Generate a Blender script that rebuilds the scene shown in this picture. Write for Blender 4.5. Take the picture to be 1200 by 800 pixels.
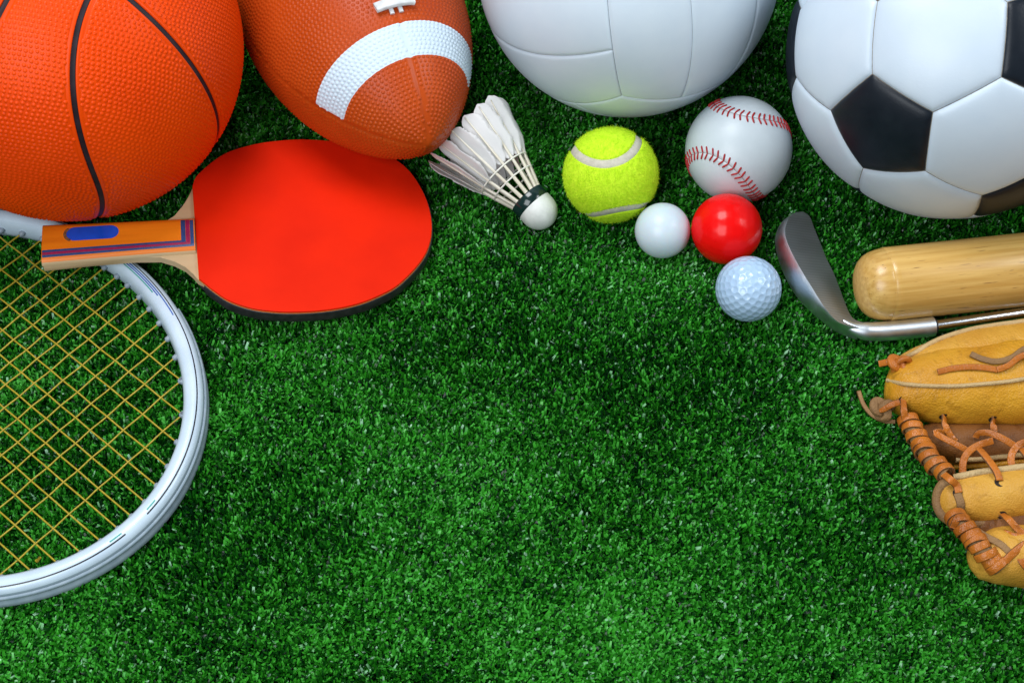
# Sports equipment laid out on artificial turf. All lengths below are millimetres; K converts to metres.
import bpy, math, random
import numpy as np
from mathutils import Matrix, Vector

for o in list(bpy.data.objects):
    bpy.data.objects.remove(o)
scene = bpy.context.scene
COL = scene.collection
K = 0.001
PI = math.pi
rng = np.random.default_rng(11)
random.seed(5)

# ------------------------------------------------------------------ camera, world, lamps, exposure
EL = math.radians(55.5)
cam_d = bpy.data.cameras.new('camera')
cam = bpy.data.objects.new('camera', cam_d)
COL.objects.link(cam)
cam.location = (0, -1.02 * math.cos(EL), 1.02 * math.sin(EL))
cam.rotation_euler = (PI / 2 - EL, 0, 0)
cam_d.lens = 54.0
cam_d.sensor_width = 36.0
cam_d.clip_start = 0.02
cam_d.clip_end = 50
scene.camera = cam

world = bpy.data.worlds.new('World')
scene.world = world
world.use_nodes = True
wb = world.node_tree.nodes['Background']
wb.inputs[0].default_value = (0.80, 0.90, 1.0, 1)
wb.inputs[1].default_value = 0.10


def area_lamp(name, loc, target, size, power, color):
    d = bpy.data.lights.new(name, 'AREA')
    d.shape = 'SQUARE'
    d.size = size
    d.energy = power
    d.color = color
    o = bpy.data.objects.new(name, d)
    COL.objects.link(o)
    o.location = loc
    v = Vector(target) - Vector(loc)
    o.rotation_euler = v.to_track_quat('-Z', 'Y').to_euler()
    return o


area_lamp('softbox_overhead', (-0.26, 0.26, 1.15), (-0.05, 0.0, 0.0), 0.50, 9.8, (0.97, 0.985, 1.0))
area_lamp('softbox_front', (-0.42, -0.68, 0.82), (-0.05, 0.0, 0.0), 0.66, 8.6, (0.92, 0.965, 1.0))
area_lamp('softbox_side', (0.90, 0.02, 0.85), (0.0, 0.0, 0.0), 0.40, 5.0, (0.92, 0.97, 1.0))

scene.view_settings.view_transform = 'Standard'
scene.view_settings.look = 'None'
scene.view_settings.gamma = 1.0
scene.view_settings.exposure = 0.0
scene.view_settings.use_curve_mapping = False
scene.render.engine = 'CYCLES'
scene.cycles.max_bounces = 6


# ------------------------------------------------------------------ materials
def new_mat(name):
    m = bpy.data.materials.new(name)
    m.use_nodes = True
    nt = m.node_tree
    return m, nt, nt.nodes['Principled BSDF']


def mat(name, col, rough=0.5, col2=None, nscale=200., ncon=(0.35, 0.65), bump=0.0, bscale=600., bdist=0.3,
        metal=0.0, spec=0.5, coat=0.0, sss=0.0, stretch=None, rough2=None, detail=4.0):
    """plain procedural surface: two tones mixed by noise, fine bump, optional coat"""
    m, nt, b = new_mat(name)
    L = nt.links
    b.inputs['Base Color'].default_value = (*col, 1)
    b.inputs['Roughness'].default_value = rough
    b.inputs['Metallic'].default_value = metal
    b.inputs['Specular IOR Level'].default_value = spec
    b.inputs['Coat Weight'].default_value = coat
    b.inputs['Coat Roughness'].default_value = 0.12
    if sss:
        b.inputs['Subsurface Weight'].default_value = sss
        b.inputs['Subsurface Scale'].default_value = 0.003
    tc = nt.nodes.new('ShaderNodeTexCoord')
    src = tc.outputs['Object']
    if stretch:
        mp = nt.nodes.new('ShaderNodeMapping')
        mp.inputs['Scale'].default_value = stretch
        L.new(src, mp.inputs[0])
        src = mp.outputs[0]
    if col2 or rough2 is not None:
        n = nt.nodes.new('ShaderNodeTexNoise')
        n.inputs['Scale'].default_value = nscale
        n.inputs['Detail'].default_value = detail
        L.new(src, n.inputs['Vector'])
        mr = nt.nodes.new('ShaderNodeMapRange')
        mr.inputs[1].default_value, mr.inputs[2].default_value = ncon
        L.new(n.outputs[0], mr.inputs[0])
        if col2:
            mx = nt.nodes.new('ShaderNodeMix')
            mx.data_type = 'RGBA'
            mx.inputs[6].default_value = (*col, 1)
            mx.inputs[7].default_value = (*col2, 1)
            L.new(mr.outputs[0], mx.inputs[0])
            L.new(mx.outputs[2], b.inputs['Base Color'])
        if rough2 is not None:
            m2 = nt.nodes.new('ShaderNodeMapRange')
            m2.inputs[3].default_value, m2.inputs[4].default_value = rough, rough2
            L.new(mr.outputs[0], m2.inputs[0])
            L.new(m2.outputs[0], b.inputs['Roughness'])
    if bump:
        n2 = nt.nodes.new('ShaderNodeTexNoise')
        n2.inputs['Scale'].default_value = bscale
        n2.inputs['Detail'].default_value = 3.0
        L.new(src, n2.inputs['Vector'])
        bp = nt.nodes.new('ShaderNodeBump')
        bp.inputs['Strength'].default_value = bump
        bp.inputs['Distance'].default_value = bdist * K
        L.new(n2.outputs[0], bp.inputs['Height'])
        L.new(bp.outputs[0], b.inputs['Normal'])
    return m


# ------------------------------------------------------------------ object helpers
def link(o, parent=None):
    COL.objects.link(o)
    if parent is not None:
        o.parent = parent
    return o


def tag(o, label=None, cat=None, group=None, kind=None):
    if label: o['label'] = label
    if cat: o['category'] = cat
    if group: o['group'] = group
    if kind: o['kind'] = kind
    return o


def thing(name, label, cat, loc=(0, 0, 0), rot=None, group=None):
    o = bpy.data.objects.new(name, None)
    o.empty_display_size = 0.02
    COL.objects.link(o)
    M = Matrix.Translation(Vector(loc) * K)
    if rot is not None:
        M = M @ Matrix([list(map(float, r)) for r in rot]).to_4x4()
    o.matrix_world = M
    return tag(o, label, cat, group)


def make_mesh(name, V, Fs, material, smooth=True, matidx=None):
    me = bpy.data.meshes.new(name)
    V = np.asarray(V, float) * K
    if isinstance(Fs, np.ndarray):
        n, k = Fs.shape
        me.vertices.add(len(V))
        me.vertices.foreach_set('co', V.astype(np.float32).ravel())
        me.loops.add(n * k)
        me.loops.foreach_set('vertex_index', Fs.astype(np.int32).ravel())
        me.polygons.add(n)
        me.polygons.foreach_set('loop_start', np.arange(0, n * k, k, dtype=np.int32))
        me.update(calc_edges=True)
    else:
        me.from_pydata([tuple(v) for v in V], [], Fs)
    mats = material if isinstance(material, (list, tuple)) else [material]
    for m in mats:
        me.materials.append(m)
    if matidx is not None:
        me.polygons.foreach_set('material_index', np.asarray(matidx, np.int32))
    me.polygons.foreach_set('use_smooth', np.full(len(me.polygons), bool(smooth)))
    me.update()
    return me


def part(name, V, Fs, material, parent, smooth=True, label=None, kind=None, matidx=None, sharp=None):
    me = make_mesh(name, V, Fs, material, smooth, matidx)
    if sharp:
        me.set_sharp_from_angle(angle=math.radians(sharp))
    o = bpy.data.objects.new(name, me)
    link(o, parent)
    if label: o['label'] = label
    if kind: o['kind'] = kind
    return o


def rel(P, base):
    return np.asarray(P, float) - np.asarray(base, float)


def grid_faces(nu, nv, cu=False, cv=False):
    """quads of an nu x nv vertex grid (u major), optionally closed"""
    a = np.arange(nu if cu else nu - 1)
    b = np.arange(nv if cv else nv - 1)
    A, B = np.meshgrid(a, b, indexing='ij')
    A2, B2 = (A + 1) % nu, (B + 1) % nv
    return np.stack([A * nv + B, A2 * nv + B, A2 * nv + B2, A * nv + B2], -1).reshape(-1, 4)


def unit(v):
    v = np.asarray(v, float)
    return v / np.maximum(np.linalg.norm(v, axis=-1, keepdims=True), 1e-12)


def smooth_path(pts, n, closed=False):
    """Catmull-Rom through the points, resampled evenly"""
    P = np.asarray(pts, float)
    if closed:
        Q = np.concatenate([P[-1:], P, P[:2]])
    else:
        Q = np.concatenate([2 * P[:1] - P[1:2], P, 2 * P[-1:] - P[-2:-1]])
    out = []
    for i in range(1, len(Q) - 2):
        p0, p1, p2, p3 = Q[i - 1:i + 3]
        for t in np.linspace(0, 1, 14, endpoint=False):
            out.append(0.5 * (2 * p1 + (p2 - p0) * t + (2 * p0 - 5 * p1 + 4 * p2 - p3) * t * t + (3 * p1 - p0 - 3 * p2 + p3) * t ** 3))
    out.append(Q[-2])
    out = np.array(out)
    s = np.concatenate([[0], np.cumsum(np.linalg.norm(np.diff(out, axis=0), axis=1))])
    u = np.linspace(0, s[-1], n + (1 if closed else 0))
    R = np.stack([np.interp(u, s, out[:, k]) for k in range(3)], 1)
    return R[:-1] if closed else R


def frames(P, up=None, closed=False):
    """tangent, side, normal along a path; up is one vector or one per point, else parallel transport"""
    P = np.asarray(P, float)
    if closed:
        T = unit(np.roll(P, -1, 0) - np.roll(P, 1, 0))
    else:
        T = unit(np.gradient(P, axis=0))
    if up is not None:
        N = np.broadcast_to(np.asarray(up, float), P.shape).copy()
        N = unit(N - T * (N * T).sum(1, keepdims=True))
    else:
        n = np.array([0, 0, 1.0]) if abs(T[0][2]) < 0.9 else np.array([1.0, 0, 0])
        N = np.zeros_like(P)
        for i in range(len(P)):
            n = n - T[i] * (n @ T[i])
            n = n / np.linalg.norm(n)
            N[i] = n
    S = np.cross(T, N)
    return T, S, N


def sweep(P, section, up=None, closed=False, scale=None):
    """sweep a closed 2-D section (side, normal) along a path; ends capped by fans; returns V, faces(list)"""
    T, S, N = frames(P, up, closed)
    sec = np.asarray(section, float)
    k = len(sec)
    sc = np.ones(len(P)) if scale is None else np.asarray(scale, float)
    V = (P[:, None, :] + (S[:, None, :] * sec[None, :, :1] + N[:, None, :] * sec[None, :, 1:]) * sc[:, None, None]).reshape(-1, 3)
    F = [tuple(f) for f in grid_faces(len(P), k, cu=closed, cv=True)]
    if not closed:
        F.append(tuple(range(k))[::-1])
        F.append(tuple((len(P) - 1) * k + i for i in range(k)))
    return V, F


def circle(r, n=8):
    t = np.linspace(0, 2 * PI, n, endpoint=False)
    return np.stack([r * np.cos(t), r * np.sin(t)], 1)


def rbox(w, h, r, n=3):
    """rounded rectangle section, width w (side) and height h (normal)"""
    out = []
    for cx, cy, a0 in ((w / 2 - r, h / 2 - r, 0), (-w / 2 + r, h / 2 - r, 90), (-w / 2 + r, -h / 2 + r, 180), (w / 2 - r, -h / 2 + r, 270)):
        for i in range(n + 1):
            a = math.radians(a0 + 90 * i / n)
            out.append((cx + r * math.cos(a), cy + r * math.sin(a)))
    return np.array(out)


def lathe(profile, n=48):
    """revolve (r, z) pairs round z; returns V, F (quads)"""
    pr = np.asarray(profile, float)
    t = np.linspace(0, 2 * PI, n, endpoint=False)
    V = np.stack([pr[:, None, 0] * np.cos(t), pr[:, None, 0] * np.sin(t), np.repeat(pr[:, 1:2], n, 1)], -1).reshape(-1, 3)
    return V, grid_faces(len(pr), n, cv=True)


def cube_sphere(n):
    a = np.tan(np.linspace(-1, 1, n + 1) * PI / 4)
    A, B = np.meshgrid(a, a, indexing='ij')
    one = np.ones_like(A)
    Vs, Fs, off = [], [], 0
    f0 = grid_faces(n + 1, n + 1)
    for ax in (((one, A, B)), ((-one, B, A)), ((B, one, A)), ((A, -one, B)), ((A, B, one)), ((B, A, -one))):
        Vs.append(np.stack(ax, -1).reshape(-1, 3))
        Fs.append(f0 + off)
        off += (n + 1) ** 2
    V = unit(np.concatenate(Vs))
    F = np.concatenate(Fs)
    key = np.round(V * 1e6).astype(np.int64)
    _, first, inv = np.unique(key, axis=0, return_index=True, return_inverse=True)
    V, F = V[first], inv.reshape(-1)[F]
    nr = np.cross(V[F[:, 1]] - V[F[:, 0]], V[F[:, 2]] - V[F[:, 0]])
    flip = (nr * V[F[:, 0]]).sum(1) < 0
    F[flip] = F[flip][:, ::-1]
    return V, F


def near_dist(D, C_, chunk=20000):
    """angle from each direction in D to the nearest direction in C_"""
    out = np.empty(len(D), np.float32)
    Cf = C_.astype(np.float32).T
    for i in range(0, len(D), chunk):
        out[i:i + chunk] = (D[i:i + chunk].astype(np.float32) @ Cf).max(1)
    return np.sqrt(np.maximum(2 - 2 * out, 0))


def sstep(a, b, x):
    t = np.clip((x - a) / (b - a), 0, 1)
    return t * t * (3 - 2 * t)


def ribbon_on(P, Nrm, width, lift, prof=((-1, 0), (-0.75, 1), (0.75, 1), (1, 0)), closed=True):
    """thin band lying on a surface: P points, Nrm outward normals; prof = (side fraction, lift fraction)"""
    T = unit(np.roll(P, -1, 0) - np.roll(P, 1, 0)) if closed else unit(np.gradient(P, axis=0))
    S = unit(np.cross(T, Nrm))
    pr = np.asarray(prof, float)
    V = (P[:, None] + S[:, None] * pr[None, :, :1] * width / 2 + Nrm[:, None] * pr[None, :, 1:] * lift).reshape(-1, 3)
    return V, grid_faces(len(P), len(pr), cu=closed)


def pebble_mesh(C_, N, rad, h, sink=0.12, k=6):
    """many little domes at C_ with normals N"""
    C_ = np.asarray(C_, float)
    a = unit(np.cross(N, np.where(np.abs(N[:, 2:]) < 0.9, np.array([[0, 0, 1.0]]), np.array([[1.0, 0, 0]]))))
    b = np.cross(N, a)
    m = len(C_)
    rad = np.broadcast_to(np.asarray(rad, float), (m,))
    V = np.zeros((m, k + 1, 3))
    V[:, 0] = C_ + N * h
    ph = rng.uniform(0, 6.28, m)
    for i in range(k):
        t = ph + 2 * PI * i / k
        V[:, i + 1] = C_ + (a * np.cos(t)[:, None] + b * np.sin(t)[:, None]) * rad[:, None] - N * sink
    base = (np.arange(m) * (k + 1))[:, None, None]
    tri = np.array([[0, 1 + i, 1 + (i + 1) % k] for i in range(k)])[None]
    return V.reshape(-1, 3), (base + tri).reshape(-1, 3)


def rotq(q):
    w, x, y, z = np.array(q) / np.linalg.norm(q)
    return np.array([[1 - 2 * (y * y + z * z), 2 * (x * y - z * w), 2 * (x * z + y * w)],
                     [2 * (x * y + z * w), 1 - 2 * (x * x + z * z), 2 * (y * z - x * w)],
                     [2 * (x * z - y * w), 2 * (y * z + x * w), 1 - 2 * (x * x + y * y)]])


def pill(name, length, r, material):
    """small stitch-like capsule along x, tapered at the ends"""
    pr = [(0.02, -length / 2), (r * 0.7, -length / 2 + r * 0.5), (r, -length / 4), (r, length / 4), (r * 0.7, length / 2 - r * 0.5), (0.02, length / 2)]
    V, F = lathe(pr, 6)
    V = V[:, [2, 0, 1]]
    return make_mesh(name, V, F, material)


def place_copy(name, me, parent, M):
    o = bpy.data.objects.new(name, me)
    link(o, parent)
    o.matrix_local = M
    return o


def basis(o, x, y, z):
    return Matrix(((x[0], y[0], z[0], o[0] * K), (x[1], y[1], z[1], o[1] * K), (x[2], y[2], z[2], o[2] * K), (0, 0, 0, 1)))

# ------------------------------------------------------------------ artificial turf
M_back = mat('turf_backing_dark', (0.006, 0.03, 0.010), 0.9, (0.003, 0.014, 0.006), 400)


def turf_material():
    m, nt, b = new_mat('turf_blade_plastic')
    L = nt.links
    at = nt.nodes.new('ShaderNodeAttribute')
    at.attribute_name = 'shade'
    cr = nt.nodes.new('ShaderNodeValToRGB')
    e = cr.color_ramp.elements
    e[0].position, e[0].color = 0.0, (0.0012, 0.020, 0.005, 1)
    e[1].position, e[1].color = 1.0, (0.42, 0.75, 0.50, 1)
    for p, c in ((0.35, (0.004, 0.078, 0.004)), (0.62, (0.024, 0.250, 0.010)), (0.9, (0.075, 0.50, 0.045))):
        x = e.new(p)
        x.color = (*c, 1)
    L.new(at.outputs['Fac'], cr.inputs[0])
    L.new(cr.outputs[0], b.inputs['Base Color'])
    b.inputs['Roughness'].default_value = 0.26
    b.inputs['Specular IOR Level'].default_value = 0.34
    tr = nt.nodes.new('ShaderNodeBsdfTranslucent')
    L.new(cr.outputs[0], tr.inputs[0])
    mx = nt.nodes.new('ShaderNodeMixShader')
    mx.inputs[0].default_value = 0.20
    L.new(b.outputs[0], mx.inputs[1])
    L.new(tr.outputs[0], mx.inputs[2])
    L.new(mx.outputs[0], nt.nodes['Material Output'].inputs[0])
    return m


PILE = 7.6
gx = np.array([-1500, 1500.])
V = [(x, y, -PILE) for x in (-1500, 1500) for y in (-1500, 1500)]
g = part('turf_backing', V, [(0, 2, 3, 1)], M_back, None, smooth=False)
tag(g, 'dark backing sheet of the artificial turf under the blades', 'ground', kind='structure')


def waves(x, y, seed, n=7, lo=60., hi=220.):
    r = np.random.default_rng(seed)
    o = np.zeros_like(x)
    for _ in range(n):
        w = 2 * PI / r.uniform(lo, hi)
        a = r.uniform(0, 2 * PI)
        o += np.sin((x * np.cos(a) + y * np.sin(a)) * w + r.uniform(0, 6.28))
    return o / math.sqrt(n / 2)


def turf(name, label, keep, px, py, per, seed):
    r = np.random.default_rng(seed)
    X, Y = np.meshgrid(np.arange(-560, 560, px), np.arange(-400, 620, py), indexing='ij')
    X = X + (np.arange(Y.shape[1]) % 2)[None, :] * px * 0.5
    X, Y = X.ravel(), Y.ravel()
    k = keep(X, Y)
    X, Y = X[k], Y[k]
    X = np.repeat(X, per)
    Y = np.repeat(Y, per)
    n = len(X)
    X = X + r.normal(0, px * 0.15, n)
    Y = Y + r.normal(0, py * 0.15, n)
    lean = waves(X, Y, 3, lo=110., hi=420.)                                   # trodden and brushed-up areas of the pile
    lean2 = waves(X, Y, 9, lo=14, hi=50)
    az = r.integers(0, 4, n) * PI / 2 + r.normal(0, 0.5, n)      # tufted in rows and columns
    # pile brushed in the direction of the rolls, more where it was trodden
    bx, by = 0.35 + 0.35 * lean, -0.25 + 0.3 * waves(X, Y, 21)
    dx, dy = np.cos(az) + 0.55 * bx, np.sin(az) + 0.55 * by
    q = np.hypot(dx, dy) + 1e-6
    dx, dy = dx / q, dy / q
    Ln = r.uniform(6.4, 9.6, n) * (1 + 0.05 * lean2)
    wd = r.uniform(0.58, 1.12, n)
    bend = np.clip(r.normal(0.86, 0.32, n) + 0.10 * lean, 0.25, 1.6)        # final angle from upright
    # three cross-sections along the blade with growing bend
    S = np.array([0.0, 0.55, 1.0])
    fw = np.array([0.85, 1.0, 0.75])
    ang = np.array([0.05, 0.45, 1.35])
    tw = r.uniform(-0.9, 0.9, n)
    P = np.zeros((n, 3, 2, 3))
    hx = np.zeros(n)
    hz = np.full(n, -PILE)
    for i in range(3):
        if i:
            a = bend * (ang[i] + ang[i - 1]) / 2
            ds = Ln * (S[i] - S[i - 1])
            hx = hx + ds * np.sin(a)
            hz = hz + ds * np.cos(a)
        t = tw * S[i]
        wx, wy, wz = -dy * np.cos(t), dx * np.cos(t), np.sin(t)
        for j, sgn in enumerate((-1, 1)):
            P[:, i, j, 0] = X + dx * hx + sgn * wx * wd * fw[i]
            P[:, i, j, 1] = Y + dy * hx + sgn * wy * wd * fw[i]
            P[:, i, j, 2] = hz + sgn * wz * wd * fw[i] * 0.8
    base = (np.arange(n) * 6)[:, None, None]
    q4 = np.array([[0, 1, 3, 2], [2, 3, 5, 4]])[None]
    Fq = (base + q4).reshape(-1, 4)
    me = make_mesh(name, P.reshape(-1, 3), Fq, M_turf, smooth=True)
    sh = np.clip(0.50 + 0.29 * r.normal(0, 1, n) + 0.06 * lean + 0.03 * lean2 + 0.035 * waves(X, Y * 0.25, 31, lo=25, hi=70), 0, 0.905)  # wave terms put the pile's bright and dark sheen into the blade colour
    pale = r.random(n) < 0.024  # a few near-white blades, painted glints on the turf
    sh[pale] = r.uniform(0.92, 1.0, pale.sum())
    at = me.attributes.new('shade', 'FLOAT', 'POINT')
    at.data.foreach_set('value', np.repeat(sh, 6).astype(np.float32))
    o = bpy.data.objects.new(name, me)
    link(o)
    return tag(o, label, 'turf', kind='stuff')


M_turf = turf_material()
def in_view(X, Y):
    half = 325 + (Y + 260) * 0.19
    return (np.abs(X) < half) & (Y > -275) & (Y < 380)
turf('turf_blades', 'short dense green plastic turf blades under the sports gear', in_view, 3.0, 2.8, 6, 4)
turf('turf_margin', 'green plastic turf blades along the edge of the mat', lambda X, Y: ~in_view(X, Y), 6.5, 6.0, 5, 6)


# ------------------------------------------------------------------ basketball
def rows_on_sphere(R, pitch, axis):
    """pebble rows along circles round an axis, staggered"""
    out = []
    n = int(PI * R / (pitch * 0.9))
    for i in range(n):
        th = (i + 0.5) * PI / n
        m = max(3, int(2 * PI * R * math.sin(th) / pitch))
        t = 2 * PI * (np.arange(m) + 0.5 * (i % 2)) / m + 0.13 * math.sin(i * 0.7)
        out.append(np.stack([np.sin(th) * np.cos(t), np.sin(th) * np.sin(t), np.full(m, math.cos(th))], 1))
    D = np.concatenate(out)
    q = Vector((0, 0, 1)).rotation_difference(Vector(axis)).to_matrix()
    return D @ np.array(q).T


t_ = np.linspace(0, 2 * PI, 420, endpoint=False)
RB = 116.0
bb = thing('basketball', 'orange pebbled rubber basketball with dark seam grooves, behind the paddle handle', 'basketball', (-296, 160, -2))
rho = 1.0255 + 0.2165 * np.cos(2 * t_)
curves = [np.stack([0 * t_, np.cos(t_), np.sin(t_)], 1), np.stack([np.cos(t_), 0 * t_, np.sin(t_)], 1)]
for s in (1, -1):
    curves.append(np.stack([s * np.cos(rho), np.sin(rho) * np.sin(t_), np.sin(rho) * np.cos(t_)], 1))
Rm = rotq([-0.10864983, 0.21728784, 0.96517206, 0.09707782])
curves = [unit(c @ Rm.T) for c in curves]
dense_c = np.concatenate([unit(smooth_path(c, 1200, True)) for c in curves])
M_bb = mat('basketball_rubber', (0.82, 0.068, 0.001), 0.38, (0.73, 0.050, 0.001), 14, (0.3, 0.7), spec=0.16, bump=0.12, bscale=2500, bdist=0.1)
M_bbl = mat('basketball_seam_rubber', (0.012, 0.007, 0.012), 0.5, (0.025, 0.016, 0.024), 90, spec=0.3)
D, F = cube_sphere(150)
dist = near_dist(D, dense_c) * RB
cb = np.array([0, 0, RB])
Vb = D * (RB - 3.0 * (1 - sstep(2.4, 4.4, dist)))[:, None] + cb
part('cover', Vb, F, M_bb, bb)
for c in curves:
    c2 = unit(smooth_path(c, 400, True))
    Vr, Fr = ribbon_on(c2 * (RB - 1.0) + cb, c2, 3.3, 0.3, prof=((-1, -1), (-0.97, 0.5), (-0.7, 0), (0, 0.3), (0.7, 0), (0.97, 0.5), (1, -1)))
    sm_ = part('seam', Vr, Fr, M_bbl, bb)
    for sg in (-1, 1):                                  # rolled rubber lip on either side of the groove
        Vr, Fr = ribbon_on(c2 * RB + cb, c2, 3.3, 1.0, prof=[(sg * a, b) for a, b in ((0.98, -1.6), (1.02, -0.5), (1.15, 0.05), (1.4, 0.15), (2.0, 0.12), (2.9, -0.5))])
        part('seam_lip', Vr, Fr, M_bb, sm_)
D = rows_on_sphere(RB, 3.25, (0.15, 0.82, 0.55))
D = unit(D + rng.normal(0, 0.0016, D.shape))
D = D[near_dist(D, dense_c) * RB > 4.3]
Vp, Fp = pebble_mesh(D * RB + cb, D, rng.uniform(1.40, 1.66, len(D)), 1.0, k=8)
part('pebble', Vp, Fp, M_bb, bb, kind='stuff')

# ------------------------------------------------------------------ american football
fa, fb, fm = 139.0, 76.9, 0.70
az = -1.127
dz = np.array([math.cos(az), math.sin(az), 0]); ex = unit(np.cross([0, 0, 1.0], dz)); ey = np.cross(dz, ex)
# frame: columns ex (t=0), ey (t=90, up), dz (towards the tip in view)
fb_rot = np.stack([ex, ey, dz], 1)
fbt = thing('american_football', 'brown pebbled american football with a white stripe, tip pointing at the paddle', 'football', (-115, 234.2, fb * 0.98 - 3), fb_rot)


def fprof(s):
    return fb * np.maximum(1 - s * s, 0) ** fm


def football_material():
    m, nt, b = new_mat('football_rubber')
    L = nt.links
    tc = nt.nodes.new('ShaderNodeTexCoord')
    sp = nt.nodes.new('ShaderNodeSeparateXYZ')
    L.new(tc.outputs['Object'], sp.inputs[0])
    def math_(op, a, bb_=None):
        n = nt.nodes.new('ShaderNodeMath'); n.operation = op
        for i, v in enumerate((a, bb_)):
            if v is None: continue
            if isinstance(v, (int, float)): n.inputs[i].default_value = v
            else: L.new(v, n.inputs[i])
        return n.outputs[0]
    az_ = math_('ABSOLUTE', sp.outputs[2])
    no = nt.nodes.new('ShaderNodeTexNoise'); no.inputs['Scale'].default_value = 300
    L.new(tc.outputs['Object'], no.inputs['Vector'])
    az2 = math_('ADD', az_, math_('MULTIPLY', math_('SUBTRACT', no.outputs[0], 0.5), 0.0006))
    st = math_('MULTIPLY', math_('GREATER_THAN', az2, 0.583 * fa * K), math_('LESS_THAN', az2, 0.728 * fa * K))
    # painted on the two panels beside the lace seam only
    # ball frame: lace seam at angle t0 from +x; upper half = along-lace component positive
    t0 = 1.437
    up = math_('ADD', math_('MULTIPLY', sp.outputs[0], math.cos(t0)), math_('MULTIPLY', sp.outputs[1], math.sin(t0)))
    st = math_('MULTIPLY', st, math_('GREATER_THAN', up, 0.0022))
    n2 = nt.nodes.new('ShaderNodeTexNoise'); n2.inputs['Scale'].default_value = 22; n2.inputs['Detail'].default_value = 5
    L.new(tc.outputs['Object'], n2.inputs['Vector'])
    mr = nt.nodes.new('ShaderNodeMapRange'); mr.inputs[1].default_value, mr.inputs[2].default_value = 0.3, 0.7
    L.new(n2.outputs[0], mr.inputs[0])
    mx = nt.nodes.new('ShaderNodeMix'); mx.data_type = 'RGBA'
    mx.inputs[6].default_value = (0.52, 0.074, 0.007, 1); mx.inputs[7].default_value = (0.41, 0.048, 0.004, 1)
    L.new(mr.outputs[0], mx.inputs[0])
    m2 = nt.nodes.new('ShaderNodeMix'); m2.data_type = 'RGBA'
    m2.inputs[7].default_value = (0.60, 0.72, 0.83, 1)
    L.new(mx.outputs[2], m2.inputs[6]); L.new(st, m2.inputs[0])
    L.new(m2.outputs[2], b.inputs['Base Color'])
    b.inputs['Roughness'].default_value = 0.36
    b.inputs['Specular IOR Level'].default_value = 0.24
    return m


M_fb = football_material()
M_lace = mat('football_lace_white', (0.78, 0.80, 0.82), 0.45, (0.62, 0.64, 0.66), 200)
ns, nt_ = 150, 220
S = np.sin(np.linspace(-PI / 2, PI / 2, ns))
T = np.linspace(0, 2 * PI, nt_, endpoint=False)
SS, TT = np.meshgrid(S, T, indexing='ij')
t0 = 1.437
dt = (TT - t0 + PI / 4) % (PI / 2) - PI / 4
Rr = fprof(SS)
ds = np.abs(dt) * Rr
Rr = Rr - 0.7 * np.exp(-(ds / 1.5) ** 2) * sstep(0, 10, Rr) + 0.3 * np.exp(-((ds - 3.6) / 1.4) ** 2)
Vf = np.stack([Rr * np.cos(TT), Rr * np.sin(TT), fa * SS], -1).reshape(-1, 3)
part('cover', Vf, grid_faces(ns, nt_, cv=True)[:, ::-1], M_fb, fbt)
# pebbles in staggered rows
C_, N_ = [], []
sfine = np.linspace(-0.9995, 0.9995, 4000)
arc = np.concatenate([[0], np.cumsum(np.hypot(np.diff(fprof(sfine)), np.diff(sfine * fa)))])
rows = np.interp(np.arange(1.5, arc[-1], 2.95), arc, sfine)
for i, s in enumerate(rows):
    r0 = float(fprof(np.array(s)))
    m = max(3, int(2 * PI * r0 / 3.3))
    t = 2 * PI * (np.arange(m) + 0.5 * (i % 2)) / m + 0.05 * math.sin(i)
    dd = np.abs((t - t0 + PI / 4) % (PI / 2) - PI / 4) * r0
    t = t[dd > 1.7]
    slope = (float(fprof(np.array(s + 1e-4))) - float(fprof(np.array(s - 1e-4)))) / (2e-4 * fa)
    C_.append(np.stack([r0 * np.cos(t), r0 * np.sin(t), np.full(len(t), s * fa)], 1))
    N_.append(unit(np.stack([np.cos(t), np.sin(t), np.full(len(t), -slope)], 1)))
C_, N_ = np.concatenate(C_), np.concatenate(N_)
# smooth raised patch round the lacing
ta = np.arctan2(C_[:, 1], C_[:, 0])
kp = ~((np.abs(C_[:, 2]) < 62) & (np.abs((ta - t0 + PI) % (2 * PI) - PI) * 72 < 9))
Vp, Fp = pebble_mesh(C_[kp], N_[kp], rng.uniform(1.38, 1.66, kp.sum()), 1.05, k=7)
part('pebble', Vp, Fp, M_fb, fbt, kind='stuff')
# laces: eight crossbars over two strands
lace_dir = np.array([math.cos(t0), math.sin(t0), 0]); lace_side = np.array([-math.sin(t0), math.cos(t0), 0])
for sx in (-1, 1):
    zz = np.linspace(-62, 75.5, 40)
    P = np.stack([lace_dir * (float(fprof(np.array(z / fa))) + 0.8) + lace_side * sx * 3.2 + np.array([0, 0, z]) for z in zz])
    Vl, Fl = sweep(P, rbox(3.0, 2.2, 0.8), up=lace_dir)
    part('lace_strand', Vl, Fl, M_lace, fbt)
for i in range(8):
    z = 70.0 - i * 17.0
    r0 = float(fprof(np.array(z / fa)))
    P = []
    for a in np.linspace(-0.205, 0.205, 15):
        d_ = lace_dir * math.cos(a) + lace_side * math.sin(a)
        P.append(d_ * (r0 + 3.2 - 10 * a * a) + np.array([0, 0, z]))
    P = np.array(P)
    Vl, Fl = sweep(P, rbox(7.6, 3.6, 1.2), up=unit(P * [1, 1, 0]))
    part('lace_bar', Vl, Fl, M_lace, fbt)

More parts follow.
